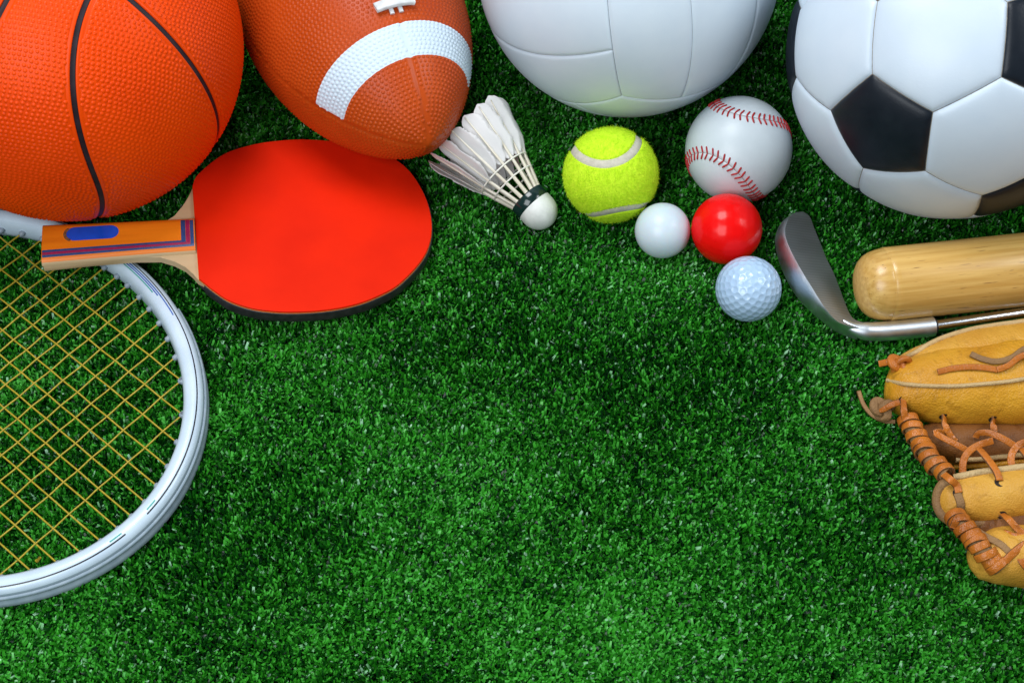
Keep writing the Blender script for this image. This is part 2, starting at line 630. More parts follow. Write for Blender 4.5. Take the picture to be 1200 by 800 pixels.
# ------------------------------------------------------------------ volleyball: 18 panels
RV = 106.0
vb = thing('volleyball', 'plain white leather volleyball with parallel strip panels, above the tennis ball', 'volleyball', (81.4, 248.3, -2))
Rm = np.array([[0.8152, -0.132, 0.564], [0.566, 0.3882, -0.7273], [-0.1229, 0.9121, 0.3912]])
M_vb = mat('volleyball_leather', (0.68, 0.785, 0.88), 0.45, (0.645, 0.755, 0.86), 60, (0.3, 0.7), bump=0.22, bscale=900, bdist=0.25, spec=0.4)
M_gap = mat('ball_seam_gap', (0.50, 0.50, 0.48), 0.8, (0.38, 0.38, 0.36), 300)
cv_ = np.array([0, 0, RV])
D, F = cube_sphere(40)
part('lining', D * (RV - 2.1) + cv_, F, M_gap, vb)
KF = 0.345
faces = [(np.array([0, 0, 1.]), np.array([1., 0, 0]), np.array([0, 1., 0])), (np.array([0, 0, -1.]), np.array([1., 0, 0]), np.array([0, 1., 0])),
         (np.array([-1., 0, 0]), np.array([0, 1., 0]), np.array([0, 0, 1.])), (np.array([1., 0, 0]), np.array([0, 1., 0]), np.array([0, 0, 1.])),
         (np.array([0, -1., 0]), np.array([0, 0, 1.]), np.array([1., 0, 0])), (np.array([0, 1., 0]), np.array([0, 0, 1.]), np.array([1., 0, 0]))]
na, nb = 22, 50
ua = np.sin(np.linspace(-PI / 2, PI / 2, na)); ub = np.sin(np.linspace(-PI / 2, PI / 2, nb))
ua = ua * 0.55 + np.linspace(-1, 1, na) * 0.45
for n_, u_, v_ in faces:
    for a0, a1 in ((-1, -KF), (-KF, KF), (KF, 1)):
        ga = 0.10 / (RV * PI / 4)
        aa = (a0 + a1) / 2 + ((a1 - a0) / 2 - ga) * ua
        bb_ = (1 - ga) * ub
        A, B = np.meshgrid(aa, bb_, indexing='ij')
        Dv = unit(n_ + np.tan(A * PI / 4)[..., None] * u_ + np.tan(B * PI / 4)[..., None] * v_)
        sc = RV * PI / 4
        dd = np.minimum(np.minimum(A - a0, a1 - A), np.minimum(B + 1, 1 - B) * 0.85) * sc
        rr = RV - 1.0 * np.exp(-(dd / 0.7)) - 0.22 * np.exp(-(dd / 4.0))
        Vv = (Dv * rr[..., None]).reshape(-1, 3) @ Rm.T + cv_
        Fv = grid_faces(na, nb)
        if np.dot(np.cross(u_, v_), n_) < 0: Fv = Fv[:, ::-1]
        part('panel', Vv, Fv, M_vb, vb)

# ------------------------------------------------------------------ soccer ball: 12 pentagons, 20 hexagons
RS = 111.0
sb = thing('soccer_ball', 'white soccer ball with black pentagon panels above the wooden bat', 'soccer ball', (294.5, 158.2, -2))
Rm = np.array([[0.4087, -0.9005, -0.1483], [-0.1517, 0.0932, -0.984], [0.9, 0.4247, -0.0985]])
ph = (1 + 5 ** .5) / 2
ico = np.array([(0, s1, s2 * ph) for s1 in (1, -1) for s2 in (1, -1)] + [(s1, s2 * ph, 0) for s1 in (1, -1) for s2 in (1, -1)]
               + [(s2 * ph, 0, s1) for s1 in (1, -1) for s2 in (1, -1)], float)
adj = lambda i, j: i != j and abs(np.linalg.norm(ico[i] - ico[j]) - 2) < 0.01
polys = []
for i in range(12):
    polys.append(('p', [(2 * ico[i] + ico[j]) / 3 for j in range(12) if adj(i, j)]))
for i in range(12):
    for j in range(i + 1, 12):
        for k in range(j + 1, 12):
            if adj(i, j) and adj(j, k) and adj(i, k):
                polys.append(('h', [(2 * ico[a] + ico[b]) / 3 for a in (i, j, k) for b in (i, j, k) if a != b]))
M_sw = mat('soccer_white_panel', (0.64, 0.745, 0.85), 0.38, (0.60, 0.71, 0.825), 40, (0.3, 0.7), bump=0.25, bscale=700, bdist=0.25, spec=0.45)
M_sk = mat('soccer_black_panel', (0.005, 0.009, 0.016), 0.42, (0.009, 0.014, 0.022), 120, (0.3, 0.7), bump=0.3, bscale=700, bdist=0.25, spec=0.32)
M_sgap = mat('soccer_seam_gap', (0.30, 0.27, 0.22), 0.8, (0.16, 0.14, 0.12), 300)
cs_ = np.array([0, 0, RS])
D, F = cube_sphere(40)
part('lining', D * (RS - 2.3) + cs_, F, M_sgap, sb)
NS = 18
for kind, vs in polys:
    vs = np.array([unit(v) for v in vs])
    c = unit(vs.mean(0))
    a = unit(vs[0] - c * (vs[0] @ c)); b = np.cross(c, a)
    vs = vs[np.argsort(np.arctan2(vs @ b, vs @ a))]
    k = len(vs)
    en = np.array([unit(np.cross(vs[i], vs[(i + 1) % k])) for i in range(k)])
    # rings from the centre out, denser near the edge
    rr_ = np.sin(np.linspace(0, PI / 2, NS)) ** 1.0
    rr_[-1] = 0.9965
    ring = 12
    pts = [c]
    for q in rr_[1:]:
        for i in range(k):
            for j in range(ring):
                e = vs[i] * (1 - j / ring) + vs[(i + 1) % k] * (j / ring)
                pts.append(unit(c * (1 - q) + e * q))
    pts = np.array(pts)
    m = k * ring
    Fs = [(0, 1 + j, 1 + (j + 1) % m) for j in range(m)]
    for i in range(NS - 2):
        for j in range(m):
            p0, p1 = 1 + i * m + j, 1 + i * m + (j + 1) % m
            Fs.append((p0, p0 + m, p1 + m, p1))
    d_ = np.arcsin(np.clip(pts @ en.T, -1, 1)).min(1) * RS
    rad = RS - 1.7 * np.exp(-d_ / 1.5) - 0.9 * np.exp(-d_ / 6.0)
    part('pentagon_panel' if kind == 'p' else 'hexagon_panel', (pts * rad[:, None]) @ Rm.T + cs_, Fs, M_sk if kind == 'p' else M_sw, sb)


# ------------------------------------------------------------------ tennis ball
def seam_curve(b, k=1.0, n=600):
    t = np.linspace(0, 2 * PI, n, endpoint=False)
    a = 1 - b
    c = k * 2 * math.sqrt(a * b)
    P = unit(np.stack([a * np.cos(t) + b * np.cos(3 * t), a * np.sin(t) - b * np.sin(3 * t), c * np.sin(2 * t)], 1))
    return unit(smooth_path(P, n, True))


RT = 32.6
tn = thing('tennis_ball', 'fuzzy yellow-green tennis ball with a pale seam', 'tennis ball', (68.4, 119.6, -3.2))
sc_ = seam_curve(0.234, 1.029) @ rotq([-0.20048089, 0.41764618, -0.77009359, -0.43856008]).T
M_tn = mat('tennis_felt', (0.66, 0.92, 0.040), 0.95, (0.52, 0.81, 0.020), 260, (0.3, 0.7), bump=0.7, bscale=900, bdist=0.7, spec=0.1)
M_tseam = mat('tennis_seam_rubber', (0.60, 0.57, 0.48), 0.8, (0.50, 0.48, 0.39), 300, bump=0.2, bscale=1500)
ct = np.array([0, 0, RT])
D, F = cube_sphere(70)
dist = near_dist(D, sc_) * RT
nz = np.sin(D @ np.array([37., 61, 23])) * np.sin(D @ np.array([-51., 29, 47])) + np.sin(D @ np.array([83., -41, 67]))
part('felt', D * (RT + 0.22 * nz - 1.3 * (1 - sstep(2.6 + 0.2 * nz, 3.4, dist)))[:, None] + ct, F, M_tn, tn)
c2 = sc_
Vr, Fr = ribbon_on(c2 * (RT - 0.95) + ct, c2, 6.2, 0.5, prof=((-1, -0.6), (-0.85, 0.8), (0, 1), (0.85, 0.8), (1, -0.6)))
part('seam', Vr, Fr, M_tseam, tn)
nf = 34000
D = unit(rng.normal(size=(nf, 3)))
dd = near_dist(D, sc_) * RT
D = D[dd > 2.9]; nf = len(D)
tang = unit(np.cross(D, rng.normal(size=(nf, 3))))
fl = (rng.uniform(0.6, 2.0, nf) * np.where(rng.random(nf) < 0.08, 1.7, 1.0))[:, None]
wv = unit(np.cross(D, tang)) * 0.06
b0 = D * (RT - 0.2) + ct
mid = b0 + D * fl * 0.6 + tang * fl * 0.25
tip = b0 + D * fl * rng.uniform(0.4, 1.0, nf)[:, None] + tang * fl * 0.8
Vz = np.stack([b0 - wv, b0 + wv, mid + wv, mid - wv, tip], 1).reshape(-1, 3)
base = (np.arange(nf) * 5)[:, None, None]
Fz = (base + np.array([[0, 1, 2], [0, 2, 3], [3, 2, 4]])[None]).reshape(-1, 3)
part('fuzz', Vz, Fz, M_tn, tn, kind='stuff')

# ------------------------------------------------------------------ baseball
RBa = 37.0
bs = thing('baseball', 'white leather baseball with red stitching', 'baseball', (157.9, 138.9, -3.2))
sc_ = seam_curve(0.286, 1.0, 520) @ rotq([-0.26546218, 0.09612924, -0.95060256, -0.12901078]).T
M_bs = mat('baseball_leather', (0.63, 0.71, 0.76), 0.38, (0.59, 0.67, 0.72), 90, (0.3, 0.7), bump=0.15, bscale=1200, bdist=0.15, spec=0.4)
M_st = mat('baseball_red_thread', (0.46, 0.016, 0.020), 0.6, (0.34, 0.010, 0.014), 800)
cbs = np.array([0, 0, RBa])
D, F = cube_sphere(90)
dist = near_dist(D, sc_) * RBa
part('cover', D * (RBa - 0.5 * np.exp(-(dist / 0.55) ** 2) + 0.22 * np.exp(-((dist - 2.0) / 1.5) ** 2))[:, None] + cbs, F, M_bs, bs)
Vr, Fr = ribbon_on(sc_ * (RBa - 0.25) + cbs, sc_, 0.45, 0.12)
part('seam', Vr, Fr, mat('baseball_seam_line', (0.32, 0.28, 0.26), 0.8), bs)
st_me = pill('stitch', 5.1, 0.70, M_st)
NSt = 94
idx = (np.arange(NSt) * len(sc_) / NSt).astype(int)
for i in idx:
    n_ = sc_[i]
    tg = unit(sc_[(i + 1) % len(sc_)] - sc_[i - 1])
    sd = np.cross(n_, tg)
    for s in (-1, 1):
        x = unit(s * sd * 0.93 + tg * 0.36)
        p = unit(n_ * RBa + x * 2.5)
        x = unit(x - p * (x @ p))
        y = np.cross(p, x)
        place_copy('stitch', st_me, bs, basis(p * (RBa + 0.22) + cbs, x, y, p))

# ------------------------------------------------------------------ small balls
pp = thing('ping_pong_ball', 'plain white ping pong ball between the tennis ball and the red ball', 'ping pong ball', (103.2, 81.3, -3.2))
D, F = cube_sphere(36)
M_pp = mat('ping_pong_celluloid', (0.64, 0.75, 0.82), 0.28, (0.61, 0.725, 0.80), 60, spec=0.4, sss=0.25, rough2=0.36)
RP = 19.0
part('shell', D * RP * (1 - 0.0012 * np.exp(-((D @ unit([0.3, 0.5, -0.6])) * 60) ** 2))[:, None] + [0, 0, RP], F, M_pp, pp)

rd = thing('red_ball', 'glossy solid red ball touching the baseball and the golf ball', 'ball', (146.4, 78.7, -3.2))
M_rd = mat('red_phenolic', (0.88, 0.004, 0.004), 0.24, (0.82, 0.003, 0.003), 30, spec=0.26, rough2=0.40, bump=0.04, bscale=120, bdist=0.3)
RR = 24.0
D2 = np.sin(D * 31).sum(1)
part('body', D * (RR + 0.03 * D2)[:, None] + [0, 0, RR], F, M_rd, rd)

gb = thing('golf_ball', 'dimpled white golf ball beside the golf club head', 'golf ball', (157.2, 29.6, -3.2))
RG = 21.8
D, F = cube_sphere(110)
nd = 270
i_ = np.arange(nd) + 0.5
phi = np.arccos(1 - 2 * i_ / nd); th = PI * (1 + 5 ** 0.5) * i_
dim = np.stack([np.cos(th) * np.sin(phi), np.sin(th) * np.sin(phi), np.cos(phi)], 1)
for _ in range(14):                                     # relax towards an even, hexagonal layout
    G_ = dim @ dim.T
    np.fill_diagonal(G_, -1)
    df = dim[:, None] - dim[None]
    w = np.exp(-(2 - 2 * G_) / 0.025)
    dim = unit(dim + 0.02 * (df * w[..., None]).sum(1))
dist = near_dist(D, dim) * RG
dr = 2.30
depth = 0.40 * np.clip(1 - (dist / dr) ** 2, 0, 1) ** 0.9
M_gb = mat('golf_ball_urethane', (0.44, 0.62, 0.84), 0.25, (0.41, 0.59, 0.82), 40, spec=0.5, coat=0.3)
part('cover', D * (RG - depth)[:, None] + [0, 0, RG], F, M_gb, gb)

# ------------------------------------------------------------------ table tennis paddle
pang, ptilt = 0.150, 0.085
px_ = np.array([math.cos(pang) * math.cos(ptilt), math.sin(pang) * math.cos(ptilt), -math.sin(ptilt)])
pz_ = unit(np.array([math.sin(ptilt) * math.cos(pang), math.sin(ptilt) * math.sin(pang), math.cos(ptilt)]))
py_ = np.cross(pz_, px_)
py_ = unit(py_ * math.cos(-0.03) + pz_ * math.sin(-0.03))
pz_ = np.cross(px_, py_)
pd = thing('table_tennis_paddle', 'red rubber table tennis paddle, its orange handle resting on the racket frame', 'paddle', (-214.4, 71.2, 20.3), np.stack([px_, py_, pz_], 1))
red_ol = np.array([(-1, 43.5), (3, 54), (20, 71), (38, 78.8), (58, 82.2), (83, 81.8), (115, 74), (143, 56.5), (156.5, 30), (160.3, -2), (153, -30.5), (133, -54.8), (115, -65.5),
                   (98.5, -71), (80, -73.3), (62, -73), (47, -71), (33, -67), (20, -60), (10.5, -51), (0.8, -39.5)], float)
rs = smooth_path(np.c_[red_ol, np.zeros(len(red_ol))], 150)[:, :2]          # open path: straight edge at the handle side


def slab(outline, z0, z1, bevel=0.35):
    """flat plate with a small bevel round its outline"""
    o = np.asarray(outline, float)
    n = len(o)
    c = o.mean(0)
    e = unit(np.roll(o, -1, 0) - np.roll(o, 1, 0))
    nr = np.stack([e[:, 1], -e[:, 0]], 1)
    if ((o - c) * nr).sum() < 0: nr = -nr
    inn = o - nr * bevel
    V = np.concatenate([np.c_[inn, np.full(n, z0)], np.c_[o, np.full(n, z0 + bevel)], np.c_[o, np.full(n, z1 - bevel)], np.c_[inn, np.full(n, z1)]])
    F = [tuple(f) for f in grid_faces(4, n, cv=True)]
    F.append(tuple(range(n)))
    F.append(tuple(range(3 * n, 4 * n))[::-1])
    return V, F


M_red = mat('paddle_red_rubber', (0.78, 0.020, 0.0025), 0.40, (0.66, 0.014, 0.002), 22, (0.3, 0.75), spec=0.08, bump=0.16, bscale=1800, bdist=0.12, rough2=0.6, detail=9.0)
M_blkr = mat('paddle_black_rubber', (0.012, 0.011, 0.014), 0.5, (0.03, 0.025, 0.03), 200)
M_sponge = mat('paddle_orange_sponge', (0.70, 0.22, 0.02), 0.8, (0.58, 0.16, 0.015), 400)
M_ply = mat('paddle_pale_wood', (0.62, 0.46, 0.27), 0.55, (0.50, 0.34, 0.18), 60, (0.3, 0.7), stretch=(0.15, 1, 1), bump=0.2, bscale=500, bdist=0.15)
M_oran = mat('paddle_orange_veneer', (0.88, 0.225, 0.008), 0.38, (0.76, 0.17, 0.006), 160, (0.35, 0.65), stretch=(0.06, 1, 1), spec=0.4)
M_blue = mat('handle_blue_inlay', (0.018, 0.07, 0.22), 0.4, (0.014, 0.055, 0.18), 300)
M_mag = mat('handle_magenta_inlay', (0.34, 0.014, 0.085), 0.4, (0.28, 0.012, 0.07), 300)
M_badge = mat('handle_blue_badge', (0.010, 0.085, 0.62), 0.30, (0.008, 0.065, 0.50), 120, spec=0.45)
V, F = slab(rs, 3.2, 5.0, 0.3); part('rubber_sheet', V, F, M_red, pd, sharp=40, label='smooth red rubber face')
cen = np.array([75, 0.])
V, F = slab(cen + (rs - cen) * 1.003, 2.75, 3.3, 0.1); part('sponge_sheet', V, F, M_sponge, pd, sharp=40)
V, F = slab(cen + (rs - cen) * 0.999, -5.0, -2.9, 0.3); part('rubber_sheet', V, F, M_blkr, pd, sharp=40, label='black rubber back face')
# plywood core with neck and tang, in one outline
HY = -1.4                                                    # the handle sits slightly off the blade's middle
neck = [(-1.5, 42.5), (-4, 36), (-8, 28), (-14, 19.0), (-20, 14.6), (-40, 13.5), (-70, 14.1), (-100, 15.6)]
neck_b = [(0, -38.5), (-3, -33.5), (-8, -27), (-15, -21.6), (-24, -17.2), (-40, -16.0), (-70, -16.6), (-100, -18.2)]
core = [tuple(p) for p in (cen + (rs - cen) * 0.985)[::-1]]
core = [p for p in core if p[0] > 2] + neck + neck_b[::-1]
V, F = slab(np.array(core), -2.9, 2.75, 0.2); part('blade_core', V, F, M_ply, pd, sharp=40)
# dark edge tape round the blade
er = cen + (rs - cen) * 1.004
er = er[er[:, 0] > 4]
er3 = np.c_[er, np.full(len(er), -1.0)]
V, F = sweep(er3, rbox(1.1, 8.0, 0.3, 2), up=(0, 0, 1)); part('edge_tape', V, F, M_blkr, pd)


hw = lambda x: 14.9 + 2.3 * ((-x) / 100) ** 1.6
HH = 5.6
hz_ = lambda x, y: 2.8 + HH * np.maximum(1 - np.abs(y / hw(x)) ** 6, 0) ** 0.5 * (1 - 0.06 * (y / hw(x)) ** 2)


def handle_half(z0, sgn, name, mats, wf=1.0, hf=1.0):
    xs = np.linspace(-100.5, -0.6, 50)
    yy = np.sin(np.linspace(-PI / 2, PI / 2, 31))
    V = []
    for x in xs:
        e = 1.0 if x > -99 else 0.95
        for y in yy:
            V.append((x, HY + y * hw(x) * wf, z0 + sgn * (float(hz_(x, y * hw(x))) - 2.8) * e * hf))
        for y in yy[::-1][1:-1]:
            V.append((x, HY + y * hw(x) * wf, z0))
    k = 31 + 29
    F = [tuple(f) for f in grid_faces(len(xs), k, cv=True)]
    # bare ply on the rounded sides, veneer on top
    row = [0 if 3 <= j <= 26 else 1 for j in range(k)]
    mi = row * (len(xs) - 1) + [1, 1]
    F += [tuple(range(k)), tuple(range((len(xs) - 1) * k, len(xs) * k))[::-1]]
    return part(name, V, F, mats, pd, matidx=mi, sharp=50)


hs = handle_half(2.8, 1, 'handle_scale', [M_oran, M_ply])
hs['label'] = 'orange veneered upper handle scale'
hb = handle_half(-3.0, -1, 'handle_scale', [M_ply, M_ply], 0.72, 1.25)


def inlay(x0, x1, f0, f1, material, name, lift=0.12, n=40):
    """thin strip lying on the crowned handle; f = fraction of half width"""
    xs = np.linspace(x0, x1, n); fs = np.linspace(f0, f1, 9)
    X, Fr = np.meshgrid(xs, fs, indexing='ij')
    Y = Fr * hw(X)
    Z = hz_(X, Y) + lift
    part(name, np.stack([X, Y + HY, Z], -1).reshape(-1, 3), grid_faces(n, 9), material, hs)


inlay(-100.0, -1.2, -0.80, -0.70, M_blue, 'inlay_stripe')
inlay(-100.0, -3.7, -0.695, -0.58, M_mag, 'inlay_stripe', 0.14)
inlay(-100.0, -6.6, -0.575, -0.47, M_blue, 'inlay_stripe')
inlay(-9.6, -6.6, -0.47, 0.93, M_blue, 'inlay_stripe', 0.12, 4)
inlay(-6.4, -3.8, -0.575, 0.93, M_mag, 'inlay_stripe', 0.16, 4)
inlay(-3.6, -1.2, -0.695, 0.93, M_blue, 'inlay_stripe', 0.12, 4)
# blue badge let into the handle with a worn edge
bx0, bx1, brd, by_ = -85.0, -50.5, 6.0, 4.6
ba = np.linspace(PI / 2, 1.5 * PI, 16); bo = [(bx0 + brd + brd * math.cos(a), by_ + brd * math.sin(a)) for a in ba]
bo += [(bx1 - brd + brd * math.cos(a + PI), by_ + brd * math.sin(a + PI)) for a in ba]
bo = np.array(bo)
def on_handle(o, lift):
    return np.c_[o + [0, HY], [float(hz_(x, y)) + lift for x, y in o]]
ins = bo.mean(0) + (bo - bo.mean(0)) * [0.93, 0.8]
V = np.concatenate([on_handle(bo, 0.1), on_handle(ins, 0.16), [[bo.mean(0)[0], by_ + HY, float(hz_(-68, by_)) + 0.2]]])
nb_ = len(bo)
part('badge', V, [(i, (i + 1) % nb_, nb_ + (i + 1) % nb_, nb_ + i) for i in range(nb_)] + [(nb_ + i, nb_ + (i + 1) % nb_, 2 * nb_) for i in range(nb_)], M_badge, hs)
wear = bo[3:14] + [-0.6, 0]
V, F = sweep(on_handle(wear, 0.02), rbox(2.0, 0.5, 0.2, 2), up=(0, 0, 1))
part('badge_rim', V, F, mat('badge_rim_wood', (0.24, 0.10, 0.03), 0.7, (0.12, 0.05, 0.02), 600), hs)

# ------------------------------------------------------------------ tennis racket
rth = math.radians(-40.2)
rd_ = np.array([math.cos(rth), math.sin(rth), 0]); re_ = np.array([-rd_[1], rd_[0], 0]); rz_ = np.array([0, 0, 1.])
rk = thing('tennis_racket', 'white framed tennis racket head with yellow strings on the turf', 'racket', (-347.6, -43.5, 0), np.stack([rd_, re_, rz_], 1))
AI, BI = 148.6, 123.2
W_, ZT, ZB = 15.0, 16.5, -5.0
NR = 240
tt = np.linspace(0, 2 * PI, NR, endpoint=False)


def ring(off, z, ts=tt):
    """point on the head oval, off = distance outside the inner edge"""
    c, s = np.cos(ts), np.sin(ts)
    n = unit(np.stack([c * BI, s * AI], -1))
    return np.stack([AI * c + n[..., 0] * off, BI * s + n[..., 1] * off, np.broadcast_to(z, c.shape)], -1)


M_wht = mat('racket_white_lacquer', (0.57, 0.70, 0.81), 0.30, (0.50, 0.62, 0.74), 60, (0.3, 0.75), spec=0.45, coat=0.15)
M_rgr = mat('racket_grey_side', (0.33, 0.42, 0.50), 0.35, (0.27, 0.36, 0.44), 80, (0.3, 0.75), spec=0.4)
M_grom = mat('grommet_plastic', (0.30, 0.36, 0.42), 0.5, (0.22, 0.28, 0.34), 300)
M_str = mat('racket_string_yellow', (0.45, 0.34, 0.030), 0.35, (0.34, 0.25, 0.02), 400, spec=0.4)
M_line = mat('racket_black_pinstripe', (0.012, 0.014, 0.02), 0.4)
M_teal = mat('racket_teal_print', (0.01, 0.30, 0.27), 0.4)
M_bluep = mat('racket_blue_print', (0.01, 0.09, 0.42), 0.4)
prof = [(0.0, 2.0), (-0.4, 5.0), (0.0, 10.5), (1.2, 14.2), (3.2, 16.0), (6.0, 16.6), (9.5, 16.4), (12.0, 15.0), (13.4, 12.6), (14.2, 9.6), (13.2, 8.0), (13.0, 5.4), (13.9, 3.6),
        (13.8, -0.5), (12.2, -3.6), (9.0, -5.0), (4.5, -4.6), (1.4, -2.0)]
prof = [(o * 0.96, z) for o, z in prof]
pt = np.array(prof); k = len(prof)
P0 = np.stack([ring(o, z) for o, z in prof], 1)            # NR,k,3
Fq = grid_faces(NR, k, cu=True, cv=True)
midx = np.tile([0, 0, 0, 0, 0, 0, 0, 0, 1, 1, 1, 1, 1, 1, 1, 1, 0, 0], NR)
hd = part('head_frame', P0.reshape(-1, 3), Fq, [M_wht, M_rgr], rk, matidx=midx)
# bumper guard round the tip
gt = np.linspace(-1.25, 1.22, 110)
bp = [(o * 0.96, z) for o, z in ((13.3, 10.8), (15.0, 10.2), (15.4, 8.6), (14.4, 7.4), (14.3, 5.6), (15.3, 4.4), (15.4, 0.2), (14.4, -1.6), (12.4, -2.4))]
Pb = np.stack([ring(o, z, gt) for o, z in bp], 1)
part('bumper_guard', Pb.reshape(-1, 3), grid_faces(len(gt), len(bp)), mat('bumper_grey', (0.36, 0.45, 0.53), 0.45, (0.28, 0.37, 0.45), 150), rk)


def stripe(t0, t1, off, w, material, z=None, n=60):
    ts = np.linspace(t0, t1, n)
    def zz(o): return float(np.interp(o, pt[3:9, 0], pt[3:9, 1])) + 0.12
    P = np.stack([ring(off - w / 2, zz(off - w / 2), ts), ring(off + w / 2, zz(off + w / 2), ts)], 1)
    part('pinstripe', P.reshape(-1, 3), grid_faces(n, 2), material, hd)


stripe(0.075, 2.6, 9.6, 0.75, M_line, n=120)
stripe(-2.9, -0.055, 9.6, 0.75, M_line, n=140)
stripe(1.17, 1.62, 8.0, 0.75, M_bluep)
stripe(1.30, 1.62, 6.6, 0.75, M_bluep)
stripe(1.33, 1.62, 5.2, 0.7, M_teal)
stripe(0.09, 0.15, 7.6, 1.0, M_teal, n=8)
stripe(-0.13, -0.065, 7.6, 1.0, M_teal, n=8)
mains = [-105, -88.5, -72.5, -58.5, -44.8, -31.3, -18.4, -6.0, 5.0, 17.0, 29.5, 43.0, 58.8, 75.0, 92.3]
cross = [-132, -117, -103, -90, -76.8, -62.5, -48.2, -35.7, -23, -11, 1.4, 12.6, 26, 38.5, 52.2, 66, 80.6, 96.7, 116.4]
ZS = 7.0
gr_me = pill('grommet', 6.0, 2.1, M_grom)
sec = circle(0.58, 6)
for i, m_ in enumerate(mains):
    L_ = AI * math.sqrt(1 - (m_ / BI) ** 2) + 3
    xs = sorted([-L_, L_] + [c for c in cross if abs(c) < L_ - 3])
    P = np.array([(x, m_, ZS + (0 if abs(x) > L_ - 1 else (0.4 if (cross.index(x) + i) % 2 else -0.4))) for x in xs])
    V, F = sweep(smooth_path(P, 3 * len(xs)), sec, up=(0, 0, 1)); part('string', V, F, M_str, rk)
    for s in (-1, 1):
        place_copy('grommet', gr_me, rk, basis((s * (L_ - 4.0), m_, ZS), (1, 0, 0), (0, 1, 0), (0, 0, 1)))
for i, c_ in enumerate(cross):
    L_ = BI * math.sqrt(1 - (c_ / AI) ** 2) + 3
    ys = sorted([-L_, L_] + [c for c in mains if abs(c) < L_ - 3])
    P = np.array([(c_, y, ZS + (0 if abs(y) > L_ - 1 else (-0.4 if (mains.index(y) + i) % 2 else 0.4))) for y in ys])
    V, F = sweep(smooth_path(P, 3 * len(ys)), sec, up=(0, 0, 1)); part('string', V, F, M_str, rk)
    for s in (-1, 1):
        place_copy('grommet', gr_me, rk, basis((c_, s * (L_ - 4.0), ZS), (0, 1, 0), (-1, 0, 0), (0, 0, 1)))
# tied-off string end near the tip
V, F = sweep(np.array([(126, -52, 8.0), (128.5, -52.5, 11), (129, -50, 13)]), circle(0.9, 6)); part('string_end', V, F, M_str, rk)
# throat and grip, outside the picture
for s in (-1, 1):
    P = smooth_path([(-128, s * 76, 6), (-180, s * 48, 6), (-235, s * 16, 6), (-275, s * 9, 6)], 24)
    V, F = sweep(P, rbox(14, 20, 5), up=(0, 0, 1)); part('throat', V, F, M_wht, rk)
V, F = sweep(np.array([(-265, 0, 8), (-330, 0, 9), (-500, 0, 9)], float), rbox(32, 28, 8), up=(0, 0, 1))
part('grip', V, F, M_blkr, rk)

# ------------------------------------------------------------------ shuttlecock
A0 = np.array([10.8, 110.2, 15.0]); B0 = np.array([-29.5, 151.5, 33.5])
sz = unit(B0 - A0); sx_ = unit(np.cross([0, 0, 1.0], sz)); sy_ = np.cross(sz, sx_)
sh = thing('shuttlecock', 'white feather shuttlecock with cork tip and dark band between football and tennis ball', 'shuttlecock', A0, np.stack([sx_, sy_, sz], 1))
M_cork = mat('cork_white_skin', (0.72, 0.75, 0.72), 0.5, (0.62, 0.65, 0.62), 150, bump=0.3, bscale=500, bdist=0.3)
M_band = mat('cork_dark_tape', (0.006, 0.022, 0.020), 0.16, (0.010, 0.030, 0.028), 100, spec=0.6)
M_fea = mat('feather_vane_white', (0.90, 0.90, 0.91), 0.6, (0.85, 0.845, 0.855), 60, (0.3, 0.7), stretch=(1, 1, 0.3), bump=0.35, bscale=900, bdist=0.2, spec=0.2)
M_fea2 = mat('feather_vane_cream', (0.66, 0.53, 0.46), 0.6, (0.60, 0.47, 0.41), 60, (0.3, 0.7), bump=0.35, bscale=900, bdist=0.2, spec=0.2)
def translucent(m, f=0.32):
    nt = m.node_tree
    b = nt.nodes['Principled BSDF']
    tr = nt.nodes.new('ShaderNodeBsdfTranslucent')
    tr.inputs[0].default_value = (0.95, 0.95, 0.94, 1)
    mx = nt.nodes.new('ShaderNodeMixShader')
    mx.inputs[0].default_value = f
    nt.links.new(b.outputs[0], mx.inputs[1]); nt.links.new(tr.outputs[0], mx.inputs[2])
    nt.links.new(mx.outputs[0], nt.nodes['Material Output'].inputs[0])


translucent(M_fea); translucent(M_fea2, 0.3)
M_quill = mat('feather_quill', (0.76, 0.72, 0.62), 0.4, (0.70, 0.64, 0.52), 80, spec=0.4)
M_thr = mat('shuttle_thread', (0.74, 0.73, 0.66), 0.6)
cork = [(0.05, -25)] + [(13.2 * math.sin(a), -11.5 - 13.5 * math.cos(a)) for a in np.linspace(0.1, PI / 2, 14)] + [(13.2, -6.5)]
V, F = lathe(cork, 40); part('cork', V, F, M_cork, sh)
V, F = lathe([(13.2, -7), (13.45, -6.6), (13.45, 0.6), (13.0, 1.2), (3, 1.3)], 40); part('band', V, F, M_band, sh)
NF = 16
LF = 64.0
R0, R1 = 11.0, 33.0


def feather_pt(z, w):
    """point at height z and sideways offset w on the skirt cone in the feather's own frame (x out, y sideways)"""
    r = R0 + (R1 - R0) * (z / LF) ** 0.93
    return r, z


